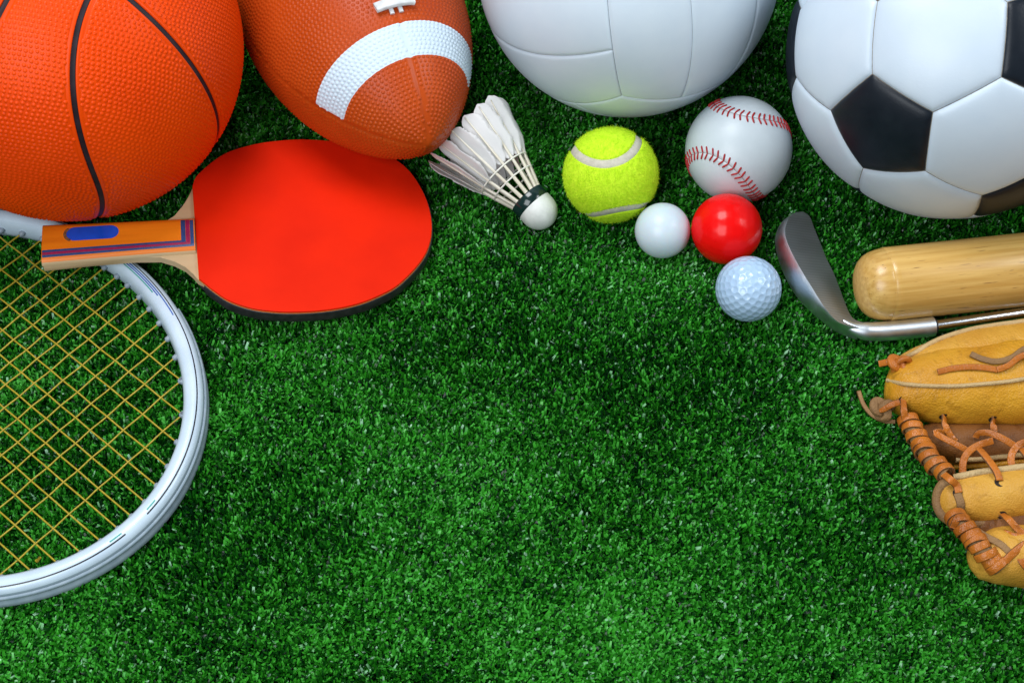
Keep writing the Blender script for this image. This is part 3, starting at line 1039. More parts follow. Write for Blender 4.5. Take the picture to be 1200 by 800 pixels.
for i in range(NF):
    ph = 2 * PI * i / NF + 0.1
    c, s = math.cos(ph), math.sin(ph)
    out = np.array([c, s, 0]); sd = np.array([-s, c, 0])
    zs = np.linspace(-0.5, LF + 0.5, 20)
    P = np.array([out * feather_pt(max(z, 0), 0)[0] + np.array([0, 0, z]) for z in zs])
    fz = LF + rng.uniform(-2.5, 2.0)
    V, F = sweep(P, rbox(2.2, 1.9, 0.6, 2), up=out, scale=np.linspace(1.25, 0.35, 20))
    o_q = part('quill', V, F, M_quill, sh)
    z0 = 25 + rng.uniform(-1.5, 1.5)
    nz_, nw = 40, 9
    q = np.linspace(0, 1, nz_)
    wl = 7.9 * np.minimum(1, (q / 0.30 + 0.08)) ** 0.6 * np.sqrt(np.clip(1 - (np.maximum(q - 0.74, 0) / 0.265) ** 2.1, 0, 1)) + 0.15
    Vv = []
    tw = 0.62 + rng.uniform(-0.28, 0.28)                 # each vane overlaps its neighbour like shingles
    for a, ww in zip(q, wl):
        z = z0 + (fz + 3 - z0) * a
        r, _ = feather_pt(z, 0)
        for b in np.linspace(-1, 1, nw):
            y = b * ww * (0.9 if b < 0 else 1.1) * (1 + (0.09 * math.sin(a * (11 + i % 5) + i * 2.3 + b * 2) + rng.uniform(-0.06, 0.06)) * (abs(b) > 0.9)) + 0.25 * math.sin(a * 23 + b * 3 + i)
            x = r - 0.5 + y * tw * 0.55 - y * y / (2 * r) * 0.55 + 0.25 * math.sin(a * 9 + i)
            Vv.append(out * x + sd * y + np.array([0, 0, z - abs(b) ** 2 * 0.8]))
    warm = i == 9
    V2 = np.array(Vv)
    Fv = grid_faces(nz_, nw)
    o_v = part('vane', V2, Fv, M_fea2 if warm else M_fea, sh, label='cream tinted feather vane' if warm else None)
    sm = o_v.modifiers.new('thickness', 'SOLIDIFY'); sm.thickness = 0.00025
for zr in (15.0, 24.5):
    r = feather_pt(zr, 0)[0]
    ts = np.linspace(0, 2 * PI, 64, endpoint=False)
    P = np.stack([(r + 0.8 - 0.5 * (np.cos(ts * NF) * 0.5 + 0.5)) * np.cos(ts), (r + 0.8 - 0.5 * (np.cos(ts * NF) * 0.5 + 0.5)) * np.sin(ts), np.full(64, zr)], 1)
    V, F = sweep(P, circle(0.65, 6), closed=True); part('thread_ring', V, F, M_thr, sh)

# ------------------------------------------------------------------ wooden bat
bang = math.atan2(12.4, 95.7)
bd = np.array([math.cos(bang), math.sin(bang), 0])
bt = thing('baseball_bat', 'pale varnished wooden bat lying below the soccer ball, rounded end leftward', 'bat', (227.8, 27.8, -2))


def wood_material():
    m, nt, b = new_mat('bat_varnished_wood')
    L = nt.links
    tc = nt.nodes.new('ShaderNodeTexCoord')
    mp = nt.nodes.new('ShaderNodeMapping')
    mp.inputs['Rotation'].default_value = (0, 0, -bang)
    L.new(tc.outputs['Object'], mp.inputs[0])
    def noise(scale_xyz, scale, det=4):
        q = nt.nodes.new('ShaderNodeMapping'); q.inputs['Scale'].default_value = scale_xyz
        L.new(mp.outputs[0], q.inputs[0])
        n = nt.nodes.new('ShaderNodeTexNoise'); n.inputs['Scale'].default_value = scale; n.inputs['Detail'].default_value = det
        L.new(q.outputs[0], n.inputs['Vector'])
        return n.outputs[0]
    def rng_(v, a, b_):
        r = nt.nodes.new('ShaderNodeMapRange'); r.inputs[1].default_value, r.inputs[2].default_value = a, b_
        L.new(v, r.inputs[0]); return r.outputs[0]
    def mix(f, c1, c2):
        x = nt.nodes.new('ShaderNodeMix'); x.data_type = 'RGBA'
        L.new(f, x.inputs[0])
        for i, c in ((6, c1), (7, c2)):
            if isinstance(c, tuple): x.inputs[i].default_value = (*c, 1)
            else: L.new(c, x.inputs[i])
        return x.outputs[2]
    a = mix(rng_(noise((0.05, 1, 1), 330), 0.36, 0.64), (0.72, 0.46, 0.14), (0.56, 0.315, 0.075))
    b2 = mix(rng_(noise((0.05, 1, 1), 90), 0.35, 0.65), a, (0.68, 0.40, 0.105))
    a = mix(rng_(noise((0.3, 1, 1), 18), 0.40, 0.62), a, b2)
    fleck = rng_(noise((0.07, 1, 1), 1000, 2), 0.665, 0.73)
    a = mix(fleck, a, (0.30, 0.15, 0.045))
    L.new(a, b.inputs['Base Color'])
    b.inputs['Roughness'].default_value = 0.34
    b.inputs['Coat Weight'].default_value = 0.35
    b.inputs['Coat Roughness'].default_value = 0.18
    bp = nt.nodes.new('ShaderNodeBump'); bp.inputs['Strength'].default_value = 0.12; bp.inputs['Distance'].default_value = 0.0002
    L.new(noise((0.08, 1, 1), 500), bp.inputs['Height']); L.new(bp.outputs[0], b.inputs['Normal'])
    return m


M_bat = wood_material()
rb = 24.6
bprof = [(0.05, 0), (5, 0.25), (10, 1.0), (14, 2.2), (17.5, 4.2), (20.4, 7.2), (22.4, 11.0), (23.5, 15.0), (24.15, 18.7), (23.9, 19.3), (24.55, 20.0), (rb, 24), (rb, 60), (rb, 120), (rb, 200), (24, 260), (22.4, 330), (19, 400), (15.5, 470), (13, 540), (12, 640),
         (12.5, 655), (16, 662), (21, 668), (22, 674), (20, 680), (10, 683), (0.05, 684)]
V, F = lathe(bprof, 72)
V = np.stack([V[:, 2] * bd[0] - V[:, 1] * bd[1], V[:, 2] * bd[1] + V[:, 1] * bd[0], V[:, 0] + rb], 1)
part('barrel', V, F, M_bat, bt)

# ------------------------------------------------------------------ golf club
M_face = None
def face_material():
    m, nt, b = new_mat('club_face_dark_steel')
    L = nt.links
    tc = nt.nodes.new('ShaderNodeTexCoord')
    mp = nt.nodes.new('ShaderNodeMapping'); mp.inputs['Rotation'].default_value = (0, 0, math.radians(-35))
    L.new(tc.outputs['Object'], mp.inputs[0])
    w = nt.nodes.new('ShaderNodeTexWave'); w.wave_type = 'BANDS'; w.bands_direction = 'Y'
    w.inputs['Scale'].default_value = 240; w.inputs['Distortion'].default_value = 0.0
    L.new(mp.outputs[0], w.inputs['Vector'])
    bp = nt.nodes.new('ShaderNodeBump'); bp.inputs['Strength'].default_value = 0.3; bp.inputs['Distance'].default_value = 0.0002
    L.new(w.outputs['Fac'], bp.inputs['Height']); L.new(bp.outputs[0], b.inputs['Normal'])
    n = nt.nodes.new('ShaderNodeTexNoise'); n.inputs['Scale'].default_value = 60
    L.new(tc.outputs['Object'], n.inputs['Vector'])
    cr = nt.nodes.new('ShaderNodeMapRange'); cr.inputs[3].default_value = 0.42; cr.inputs[4].default_value = 0.58
    L.new(n.outputs[0], cr.inputs[0]); L.new(cr.outputs[0], b.inputs['Roughness'])
    gm = nt.nodes.new('ShaderNodeMix'); gm.data_type = 'RGBA'
    gm.inputs[6].default_value = (0.34, 0.36, 0.38, 1); gm.inputs[7].default_value = (0.52, 0.545, 0.57, 1)
    L.new(w.outputs['Fac'], gm.inputs[0]); L.new(gm.outputs[2], b.inputs['Base Color'])
    b.inputs['Metallic'].default_value = 0.9
    return m


M_face = face_material()
M_steel = mat('club_steel', (0.78, 0.84, 0.90), 0.36, (0.70, 0.76, 0.82), 90, metal=1.0, rough2=0.46)
M_chrome = mat('club_chrome_shaft', (0.70, 0.73, 0.77), 0.18, (0.58, 0.60, 0.63), 50, metal=1.0)
CB = (225.0, 40.0, 0.0)
cl = thing('golf_club', 'steel golf club with dark scored face and chrome shaft, in front of the bat', 'golf club', CB)
Ts = [(203.9, 106.9, 5.0), (208.4, 103.1, 4.0), (210.6, 93.9, 3.0), (213.3, 81.1, 3.0), (216.3, 66.2, 3.0), (219.6, 54.5, 3.0), (221.8, 40.7, 4.0), (223.6, 28.6, 5.0), (224.9, 18.7, 7.0), (226.8, 11.0, 10.0), (231.8, 6.1, 13.0)]
Ls = [(197.0, 101.2, 11.0), (190.0, 89.4, 18.0), (185.7, 75.7, 22.0), (186.0, 63.8, 24.0), (189.1, 50.7, 25.0), (193.4, 37.9, 25.0), (198.1, 27.3, 24.0), (202.9, 17.6, 22.0), (207.9, 9.4, 20.0), (214.7, 2.6, 18.0), (226.9, -0.5, 16.5)]
Ss = [(195.2, 102.1, 8.0), (186.0, 91.3, 11.0), (181.2, 80.0, 12.0), (180.1, 68.8, 12.0), (181.7, 55.7, 12.0), (185.4, 41.2, 12.0), (190.7, 29.9, 11.0), (197.3, 20.7, 10.0), (204.6, 13.1, 9.0), (214.4, 4.1, 8.0), (227.2, -2.1, 8.0)]
n_s = 60
def dens(p): return smooth_path(np.array(p, float), n_s)
# keep the three rails in step: resample each by index
def rail(p):
    p = np.array(p, float); Q = np.concatenate([2 * p[:1] - p[1:2], p, 2 * p[-1:] - p[-2:-1]]); o = []
    for u in np.linspace(0, len(p) - 1 - 1e-6, n_s):
        i = int(u); t = u - i; p0, p1, p2, p3 = Q[i:i + 4]
        o.append(0.5 * (2 * p1 + (p2 - p0) * t + (2 * p0 - 5 * p1 + 4 * p2 - p3) * t * t + (3 * p1 - p0 - 3 * p2 + p3) * t ** 3))
    return np.array(o)
RT_, RL_, RS_ = rail(Ts), rail(Ls), rail(Ss)
secs = []
for i in range(n_s):
    T_, L_, S_ = RT_[i], RL_[i], RS_[i]
    bot = (S_ + T_) / 2; bot = np.array([bot[0], bot[1], min(S_[2], T_[2]) - 4.0])
    f = [T_ + (L_ - T_) * q for q in np.linspace(0, 1, 8)]                     # face, flat
    ctrl = L_ + (S_ - L_) * 0.45 + np.array([-1.6, -0.6, 2.6]) * min(1, i / 6)  # bulging sole
    so = [(1 - q) ** 2 * L_ + 2 * q * (1 - q) * ctrl + q * q * S_ for q in np.linspace(0.06, 1, 8)]
    c2 = S_ + np.array([0, 0, -7.0])
    un = [(1 - q) ** 2 * S_ + 2 * q * (1 - q) * c2 + q * q * bot for q in np.linspace(0.25, 1, 4)]
    bk = [bot + (T_ - bot) * q for q in (0.5, 0.9)]
    secs.append(f + so + un + bk)
secs = np.array(secs); k = secs.shape[1]
F = [tuple(x) for x in grid_faces(n_s, k, cv=True)] + [tuple(range(k)), tuple(range((n_s - 1) * k, n_s * k))[::-1]]
mi = ([0] * 7 + [1] * (k - 7)) * (n_s - 1) + [1, 1]
part('club_head', rel(secs.reshape(-1, 3), CB), F, [M_face, M_steel], cl, matidx=mi, sharp=38)
hp = smooth_path([(218.2, 6.8, 14.0), (224.1, 2.3, 12.5), (232.6, 0.6, 11.0), (245.4, 1.7, 9.5), (262.1, 3.7, 9.0), (278.8, 5.8, 9.0)], 40)
hs_ = np.interp(np.linspace(0, 1, 40), [0, 0.12, 0.25, 0.5, 1], [0.25, 0.62, 0.92, 1.0, 1.0])
V, F = sweep(hp, circle(6.5, 24), scale=hs_); part('hosel', rel(V, CB), F, M_steel, cl, sharp=50)
d_s = unit(hp[-1] - hp[-8])
V, F = sweep(np.array([hp[-1] - d_s * 1.0, hp[-1] + d_s * 1.6]), circle(5.2, 24)); part('ferrule', rel(V, CB), F, M_blkr, cl, sharp=50)
sp = np.array([hp[-1], hp[-1] + np.array([61, 10.6, 0.]), hp[-1] + np.array([360, 62.5, 0.])])
V, F = sweep(sp, circle(4.0, 24)); part('shaft', rel(V, CB), F, M_chrome, cl, sharp=50)
V, F = sweep(np.array([sp[-1], sp[-1] + unit(sp[-1] - sp[-2]) * 240]), circle(10, 20)); part('grip', rel(V, CB), F, M_blkr, cl, sharp=50)

# ------------------------------------------------------------------ baseball glove
GB = (300.0, -100.0, 0.0)
gl = thing('baseball_glove', 'tan leather baseball glove with orange lacing at the right edge', 'baseball glove', GB)


def leather(name, c1, c2, rough=0.42, wr=0.5):
    m, nt, b = new_mat(name)
    L = nt.links
    tc = nt.nodes.new('ShaderNodeTexCoord')
    def noise(sc, det=5, dist=0.0):
        n = nt.nodes.new('ShaderNodeTexNoise'); n.inputs['Scale'].default_value = sc; n.inputs['Detail'].default_value = det; n.inputs['Distortion'].default_value = dist
        L.new(tc.outputs['Object'], n.inputs['Vector']); return n.outputs[0]
    def mr(v, a, b_, c=0., d=1.):
        r = nt.nodes.new('ShaderNodeMapRange')
        for i, x in enumerate((a, b_, c, d)): r.inputs[i + 1].default_value = x
        L.new(v, r.inputs[0]); return r.outputs[0]
    def mix(f, p, q):
        x = nt.nodes.new('ShaderNodeMix'); x.data_type = 'RGBA'; L.new(f, x.inputs[0])
        for i, c in ((6, p), (7, q)):
            if isinstance(c, tuple): x.inputs[i].default_value = (*c, 1)
            else: L.new(c, x.inputs[i])
        return x.outputs[2]
    c = mix(mr(noise(28), 0.35, 0.65), c1, c2)
    dk = tuple(v * 0.55 for v in c2)
    c = mix(mr(noise(70, 8, 1.5), 0.60, 0.80), c, dk)             # handling stains
    c = mix(mr(noise(150, 6, 0.8), 0.58, 0.80), c, tuple(v * 0.7 for v in c2))
    L.new(c, b.inputs['Base Color'])
    L.new(mr(noise(45), 0.3, 0.7, rough - 0.08, rough + 0.16), b.inputs['Roughness'])
    b.inputs['Specular IOR Level'].default_value = 0.4
    vo = nt.nodes.new('ShaderNodeTexVoronoi'); vo.feature = 'DISTANCE_TO_EDGE'; vo.inputs['Scale'].default_value = 520
    L.new(tc.outputs['Object'], vo.inputs['Vector'])
    ad = nt.nodes.new('ShaderNodeMath'); ad.operation = 'ADD'
    L.new(mr(vo.outputs[0], 0, 0.25), ad.inputs[0]); L.new(mr(noise(120, 6, 2.0), 0.3, 0.7, 0, 2.2), ad.inputs[1])
    bp = nt.nodes.new('ShaderNodeBump'); bp.inputs['Strength'].default_value = wr; bp.inputs['Distance'].default_value = 0.0004
    L.new(ad.outputs[0], bp.inputs['Height']); L.new(bp.outputs[0], b.inputs['Normal'])
    return m


M_g1 = leather('glove_tan_leather', (0.70, 0.35, 0.024), (0.56, 0.24, 0.014), 0.36, 0.4)
M_g2 = leather('glove_pale_leather', (0.70, 0.375, 0.055), (0.57, 0.265, 0.026), 0.38, 0.36)
M_g3 = leather('glove_inner_leather_shaded', (0.22, 0.080, 0.014), (0.15, 0.05, 0.009), 0.55, 0.3)  # web leather, darkened: the shade between the stalls is in its colour
M_welt = leather('glove_pale_welt', (0.60, 0.43, 0.21), (0.50, 0.33, 0.14), 0.55)
M_lc = leather('glove_orange_lace', (0.60, 0.185, 0.022), (0.38, 0.105, 0.012), 0.30, 0.3)
M_lb = leather('glove_worn_lace', (0.34, 0.19, 0.075), (0.22, 0.115, 0.045), 0.6, 0.4)
M_edge = leather('glove_lace_raw_edge', (0.20, 0.09, 0.03), (0.12, 0.055, 0.022), 0.7, 0.4)
EDGE = [1, 0, 0, 0, 1, 1, 1, 0, 1, 0, 1, 1]                 # raw brown edges of a cut lace
M_hole = mat('glove_eyelet_dark', (0.02, 0.012, 0.008), 0.8)

LOBES = [
    [(234.2, -58.9, 28.0, 1.7, 1.7), (235.6, -58.2, 28.0, 9.4, 9.4), (238.6, -56.3, 28.0, 13.8, 13.8), (242.5, -55.1, 28.0, 17.2, 17.2), (253.9, -54.4, 28.0, 20.5, 20.5), (279.2, -53.8, 28.0, 25.7, 25.7), (322.6, -50.9, 28.5, 30.6, 30.6), (391.9, -48.1, 32.0, 35.9, 35.9)],
    [(244.9, -36.3, 24.0, 2.2, 2.2), (248.1, -37.0, 24.0, 7.9, 7.9), (256.7, -39.6, 25.0, 14.6, 14.6), (264.6, -39.6, 26.0, 17.4, 17.4), (275.4, -38.9, 27.0, 20.8, 20.8), (293.0, -37.0, 27.0, 24.4, 24.4), (326.1, -34.4, 27.0, 28.1, 28.1), (396.6, -30.5, 30.0, 34.0, 34.0)],
    [(255.6, -130.9, 21.0, 1.6, 1.6), (256.9, -130.9, 21.0, 7.5, 7.5), (260.0, -130.9, 21.0, 11.8, 11.8), (265.7, -130.9, 21.0, 14.6, 14.6), (273.5, -130.3, 21.0, 16.2, 16.2), (310.3, -126.8, 21.0, 18.1, 18.1), (377.1, -124.3, 24.0, 21.3, 21.3)],
    [(270.7, -166.6, 16.0, 1.6, 1.6), (272.2, -166.6, 16.0, 6.9, 6.9), (276.4, -167.1, 17.0, 12.8, 12.8), (286.2, -166.6, 17.0, 16.6, 16.6), (303.6, -166.5, 18.0, 18.8, 18.8), (368.0, -166.8, 22.0, 23.0, 23.0)],
    [(254.7, -81.6, 13.0, 2.2, 2.2), (256.3, -83.5, 14.0, 7.8, 7.8), (262.4, -85.3, 14.0, 11.6, 11.6), (277.1, -87.2, 14.0, 13.9, 13.9), (319.1, -89.0, 15.0, 15.7, 15.7), (387.1, -89.6, 18.0, 19.5, 19.5)],
    [(267.8, -147.0, 12.0, 1.6, 1.6), (270.3, -147.0, 12.0, 5.4, 5.4), (283.1, -146.3, 13.0, 10.8, 10.8), (308.6, -145.7, 14.0, 13.1, 13.1), (374.5, -144.3, 18.0, 16.7, 16.7)]]


def lobe(name, st, material, wob=0.5, seed=0, label=None, crease=0.5):
    """stuffed leather stall: stations (x, y, z, ry, rz) lofted into a closed rounded tube"""
    st = np.array(st, float)
    u = np.concatenate([[0], np.cumsum(np.linalg.norm(np.diff(st[:, :3], axis=0), axis=1))])
    nx, k = 120, 92
    # stations packed towards the left end, where it rounds off
    uu = u[-1] * np.linspace(0, 1, nx) ** 1.6
    Q = np.stack([np.interp(uu, u, st[:, i]) for i in range(5)], 1)
    for _ in range(3):
        Q[1:-1] = 0.25 * Q[:-2] + 0.5 * Q[1:-1] + 0.25 * Q[2:]
    t = np.linspace(0, 2 * PI, k, endpoint=False)
    r = np.random.default_rng(seed)
    wv = sum(np.sin(Q[:, :1] * r.uniform(0.03, 0.16) + t[None] * r.integers(1, 4) + r.uniform(0, 6)) for _ in range(6)) / 3
    # creases pressed into the leather by use
    R0 = Q[:, 3:4]
    for _ in range(26):
        cx, ct_, fi = r.uniform(Q[0, 0] + 4, Q[0, 0] + 130), r.uniform(0.2, 2 * PI), r.normal(PI / 2, 0.6)
        dx, dy = Q[:, :1] - cx, ((t[None] - ct_ + PI) % (2 * PI) - PI) * R0
        a_, b_ = dx * math.cos(fi) + dy * math.sin(fi), -dx * math.sin(fi) + dy * math.cos(fi)
        b_ = b_ + 1.5 * np.sin(a_ * 0.35 + ct_)
        wv = wv - crease * r.uniform(0.5, 1.3) / max(wob, 0.1) * np.exp(-(b_ / r.uniform(0.9, 1.8)) ** 2) * np.exp(-(a_ / r.uniform(5, 14)) ** 2)
    c, s = np.cos(t), np.sin(t)
    V = np.stack([np.repeat(Q[:, :1], k, 1), Q[:, 1:2] + (Q[:, 3:4] + wob * wv) * c[None], Q[:, 2:3] + (Q[:, 4:5] + wob * wv) * s[None]], -1).reshape(-1, 3)
    F = [tuple(f) for f in grid_faces(nx, k, cv=True)] + [tuple(range(k)), tuple(range((nx - 1) * k, nx * k))[::-1]]
    o = part(name, rel(V, GB), F, material, gl, label=label)
    return o


stall1 = lobe('finger_stall', LOBES[0], M_g1, 0.7, 1)
back = lobe('back_panel', LOBES[1], M_g2, 0.5, 2)
stall2 = lobe('finger_stall', LOBES[2], M_g2, 0.5, 3)
stall3 = lobe('finger_stall', LOBES[3], M_g2, 0.6, 4)
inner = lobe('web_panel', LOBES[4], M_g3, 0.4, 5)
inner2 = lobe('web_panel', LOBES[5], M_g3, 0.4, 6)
# palm mass beyond the right edge of the picture
pv, pf = cube_sphere(24)
part('palm', pv * [82, 112, 38] * (1 + 0.04 * np.sin(pv[:, :1] * 5 + pv[:, 1:2] * 4)) + rel([432, -98, 33], GB), pf, M_g1, gl)


def strap(name, pts, w, th, material, up=(0, -0.45, 0.9), n=None, label=None, parent=gl, ups=None):
    P = smooth_path(np.array(pts, float), n or max(10, 7 * len(pts)))
    if ups is not None:
        ups = np.array(ups, float); f = np.linspace(0, 1, len(ups)); up = unit(np.stack([np.interp(np.linspace(0, 1, len(P)), f, ups[:, i]) for i in range(3)], 1))
    w = w * 0.86
    V, F = sweep(P, rbox(w, th, min(w, th) * 0.32, 2), up=up)
    return part(name, rel(V, GB), F, [material, M_edge], parent, label=label, matidx=EDGE * (len(P) - 1) + [1, 1])


def piping(pts, r, material, name='welt', n=60):
    P = smooth_path(np.array(pts, float), n)
    V, F = sweep(P, circle(r, 8)); return part(name, rel(V, GB), F, material, gl)


def coil(pts, r, turns, w, th, material):
    """lace wound tightly round a core: each turn is a slanted closed loop of its own"""
    P = smooth_path(np.array(pts, float), 80)
    V, F = sweep(P, circle(r * 0.86, 10)); core = part('lace_core', rel(V, GB), F, M_lb, gl)
    T, S, N = frames(P)
    for i in range(turns):
        j = int((i + 0.5 + 0.16 * math.sin(i * 4.7)) / turns * 79)
        c, t, s, n = P[j], T[j], S[j], N[j]
        a = np.linspace(0, 2 * PI, 28, endpoint=False)
        slant = 0.34 + 0.16 * math.sin(i * 2.1)
        ax = unit(t + s * slant * 0.8 + n * 0.15 * math.cos(i * 1.7))
        s2 = unit(s - ax * (s @ ax)); n2 = np.cross(ax, s2)
        rr = r * (1 + 0.08 * math.sin(i * 3.3))
        L_ = c + np.cos(a)[:, None] * s2 * rr + np.sin(a)[:, None] * n2 * rr
        nr = unit(L_ - c)
        V, F = sweep(L_, rbox(w, th, th * 0.35, 2), up=nr, closed=True)
        part('lace_turn', rel(V, GB), F, [material, M_edge], gl, matidx=EDGE * 28)


def eyelet(p, nrm, r):
    p, nrm = np.array(p, float), unit(np.array(nrm, float))
    a = unit(np.cross(nrm, [1, 0, 0.1])); b = np.cross(nrm, a)
    t = np.linspace(0, 2 * PI, 14, endpoint=False)
    V = p + nrm * 0.15 + (np.cos(t)[:, None] * a + np.sin(t)[:, None] * b) * r
    part('eyelet', rel(np.concatenate([V, [p + nrm * 0.2]]), GB), [(i, (i + 1) % 14, 14) for i in range(14)], M_hole, gl)


UPV = (0, -0.5, 0.85)
# welts
piping([(235.4, -52.4, 33.3), (242.5, -62.2, 44.1), (257.3, -65.2, 46.7), (272.2, -66.8, 49.1), (287.3, -66.9, 51.3), (302.6, -66.3, 53.2), (312.7, -65.5, 54.9), (333.0, -64.6, 57.4)], 1.4, M_welt)
piping([(245.7, -34.2, 26.8), (254.5, -34.2, 36.8), (263.1, -29.6, 39.6), (273.9, -25.7, 42.5), (288.4, -22.2, 45.0), (304.4, -20.2, 47.3), (322.6, -19.3, 50.2), (343.1, -19.2, 53.7)], 1.7, M_welt)
piping([(265.9, -121.9, 32.8), (271.7, -121.5, 34.8), (282.3, -119.2, 34.9), (295.3, -117.8, 35.4), (308.1, -116.4, 36.2), (327.8, -116.9, 39.0)], 2.3, M_welt)
piping([(264.6, -123.4, 32.9), (259.3, -125.2, 30.4), (256.5, -129.5, 26.3), (256.4, -135.5, 22.7), (259.2, -141.8, 21.4), (265.9, -145.6, 21.0), (277.1, -146.4, 20.5), (291.5, -145.8, 20.4), (306.5, -145.1, 22.3), (326.4, -144.9, 24.2)], 3.4, M_lb)
piping([(274.3, -100.4, 16.9), (289.2, -101.4, 19.9), (304.2, -101.3, 23.0), (319.3, -101.4, 25.4)], 1.6, M_welt)
piping([(275.2, -100.2, 8.4), (290.3, -103.0, 14.5), (304.9, -103.6, 18.9), (319.8, -103.9, 21.8)], 1.8, M_g1)
# eyelets and lace ends on the top stall
for e_ in (((267.4, -77.2, 30.2), (0.00, -1.00, 0.09)), ((297.2, -80.0, 31.7), (0.00, -0.99, 0.13)), ((241.9, -69.3, 36.5), (0.00, -0.85, 0.52)), ((290.7, -128.0, 37.9), (0.00, 0.04, 1.00)), ((292.0, -144.3, 27.6), (0.00, -0.92, 0.39)), ((265.5, -133.8, 34.9), (0.00, -0.21, 0.98))):
    eyelet(e_[0], e_[1], 3.0)
strap('lace', [(283.1, -47.2, 55.2), (288.9, -51.6, 56.4), (296.6, -54.3, 57.4), (305.4, -53.2, 59.4), (312.7, -48.9, 61.7), (323.8, -42.4, 61.1)], 4.2, 1.6, M_lb, UPV)
strap('lace', [(261.8, -58.0, 51.1), (270.5, -56.7, 53.1), (280.5, -56.8, 55.1), (290.5, -58.1, 55.9), (297.0, -59.6, 56.2)], 4.4, 1.7, M_lc, UPV)
strap('lace', [(296.5, -59.7, 56.4), (303.3, -57.9, 58.2), (309.9, -53.6, 60.6), (317.4, -51.6, 61.8), (326.6, -53.7, 61.4)], 4.6, 1.7, M_lc, UPV)
# knots
def knot(c, r, tr, rot, material):
    t = np.linspace(0, 2 * PI, 60, endpoint=False)
    P = np.stack([np.sin(t) + 2 * np.sin(2 * t), np.cos(t) - 2 * np.cos(2 * t), -np.sin(3 * t) * 1.1], 1) * r / 3
    P = P @ np.array(Matrix.Rotation(rot, 3, 'X')).T + np.array(c)
    V, F = sweep(P, rbox(tr * 2.2, tr * 1.5, tr * 0.5, 2), closed=True); part('lace_knot', rel(V, GB), F, material, gl)
knot((241.9, -46.3, 42.0), 6.0, 2.3, 0.7, M_lc)
strap('lace', [(242.9, -47.0, 42.0), (236.6, -45.1, 43.0), (230.9, -43.0, 38.0)], 5.0, 2.6, M_lc, UPV)
knot((229.1, -74.0, 34.0), 6.4, 2.4, 0.9, M_lb)
strap('lace', [(238.0, -74.0, 42.0), (233.3, -75.2, 41.0), (227.9, -75.8, 36.0), (224.3, -71.5, 33.0)], 4.6, 2.4, M_lc, UPV)
strap('lace', [(238.0, -78.3, 26.0), (231.5, -77.1, 25.0), (225.2, -71.5, 23.0), (221.1, -63.3, 22.0), (218.7, -54.4, 24.0)], 3.2, 2.2, M_lb, UPV)
strap('lace', [(241.8, -69.5, 37.3), (241.0, -77.1, 38.0), (242.4, -82.0, 33.0)], 5.0, 1.7, M_lc, (0, -0.8, 0.5))
# wound lacing from the top stall down to the second and third stall
coil([(244.2, -77.7, 30.0), (247.4, -85.7, 29.0), (250.6, -97.9, 30.0), (255.0, -110.5, 32.0), (261.7, -120.5, 34.0)], 5.9, 8, 4.9, 1.5, M_lc)
strap('lace', [(258.7, -122.2, 37.0), (260.9, -128.0, 41.0), (265.1, -129.2, 36.8), (265.9, -134.2, 36.1)], 5.4, 1.8, M_lc, UPV)
strap('lace', [(265.0, -134.0, 35.9), (266.6, -140.3, 33.7), (266.6, -144.7, 28.2)], 5.6, 1.5, M_lb, UPV)
coil([(262.6, -146.1, 30.0), (265.8, -152.9, 31.0), (270.9, -161.3, 31.0), (276.9, -170.3, 29.0), (285.5, -178.3, 25.0)], 6.0, 9, 4.9, 1.5, M_lc)
strap('lace', [(266.5, -144.0, 29.2), (261.8, -151.6, 36.0), (260.2, -155.1, 32.0)], 5.2, 1.6, M_lc, UPV)
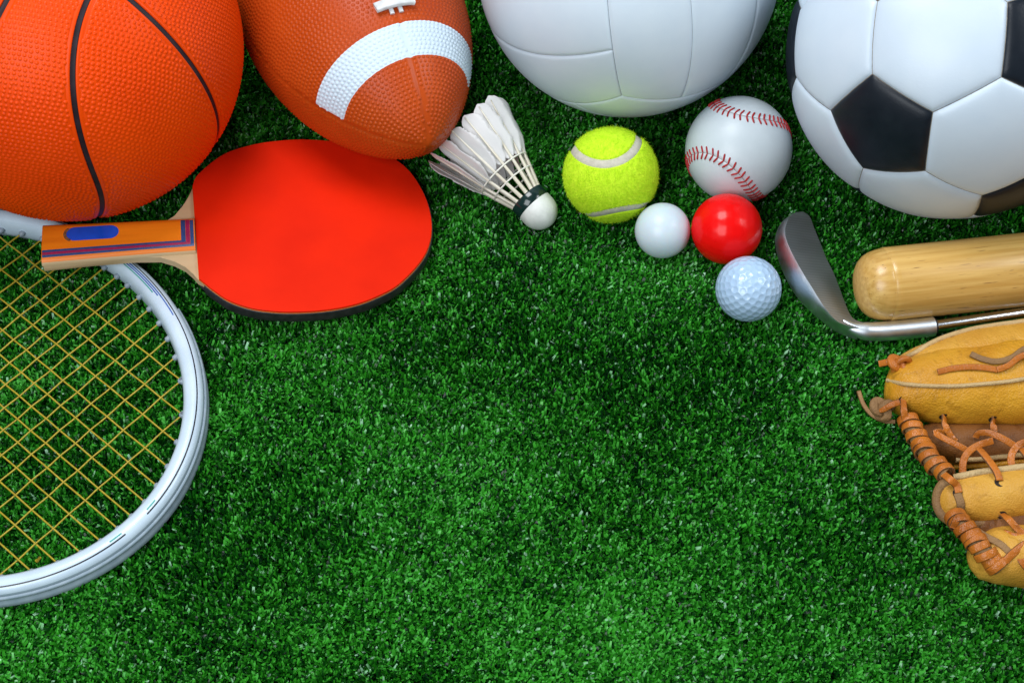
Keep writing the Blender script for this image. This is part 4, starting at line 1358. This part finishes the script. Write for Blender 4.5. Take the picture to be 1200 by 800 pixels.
# zigzag web lacing
strap('lace', [(267.3, -77.7, 31.1), (266.2, -84.5, 33.0), (268.7, -89.4, 30.0), (272.4, -93.7, 27.0)], 5.2, 1.5, M_lc, (0.3, -0.7, 0.6))
strap('lace', [(273.0, -93.1, 27.0), (266.7, -88.8, 30.0), (259.5, -90.0, 33.0), (263.4, -95.4, 35.0), (271.0, -100.3, 35.0), (280.0, -105.1, 33.0)], 4.6, 1.5, M_lc, (0, -0.75, 0.66))
strap('lace', [(297.0, -80.5, 32.7), (295.2, -86.3, 35.0), (295.4, -91.2, 33.0)], 5.2, 1.5, M_lc, (0, -0.8, 0.5))
strap('lace', [(284.6, -91.8, 30.0), (286.1, -90.6, 33.0), (291.8, -92.4, 36.0), (299.0, -97.2, 37.0), (307.0, -102.1, 35.0)], 5.0, 1.5, M_lc, (0, -0.75, 0.66))
strap('lace', [(273.6, -114.8, 27.0), (274.1, -109.3, 31.0), (276.9, -105.1, 35.0), (283.6, -100.9, 36.0), (293.1, -96.7, 34.0)], 5.2, 1.6, M_lc, (-0.4, -0.6, 0.66))
strap('lace', [(282.3, -99.1, 32.0), (284.3, -105.7, 36.0), (287.5, -114.0, 38.0), (290.0, -121.6, 39.0), (290.8, -127.3, 38.7)], 5.4, 1.7, M_lc, (0.2, -0.3, 0.9))
strap('lace', [(304.2, -115.9, 30.0), (302.3, -110.5, 33.0), (303.8, -105.1, 35.0), (308.6, -100.3, 36.0), (317.7, -96.1, 34.0)], 5.2, 1.6, M_lc, (-0.4, -0.6, 0.66))
strap('lace', [(309.3, -102.1, 34.0), (311.9, -111.6, 37.0), (314.6, -122.8, 38.0)], 5.2, 1.6, M_lc, (0.2, -0.3, 0.9))
strap('lace', [(291.8, -144.8, 28.6), (292.4, -151.6, 36.0), (296.3, -156.7, 35.0), (301.5, -161.2, 33.0), (308.4, -166.4, 30.0)], 5.0, 1.6, M_lc, UPV)
strap('lace', [(290.0, -157.4, 30.0), (295.5, -161.2, 33.0), (303.6, -160.7, 33.0), (312.9, -156.8, 31.0)], 4.8, 1.6, M_lc, UPV)
strap('lace', [(272.4, -154.1, 30.0), (278.0, -161.2, 33.0), (285.2, -166.8, 34.0), (290.4, -172.3, 33.0)], 4.6, 1.6, M_lb, UPV)
strap('lace', [(287.3, -176.3, 31.0), (291.6, -172.8, 34.0), (299.1, -167.3, 34.0), (308.7, -161.8, 32.0)], 5.4, 1.8, M_lc, UPV)
strap('lace', [(295.0, -166.9, 31.0), (296.1, -175.7, 32.0), (300.8, -181.3, 29.0)], 5.2, 1.8, M_lc, UPV)
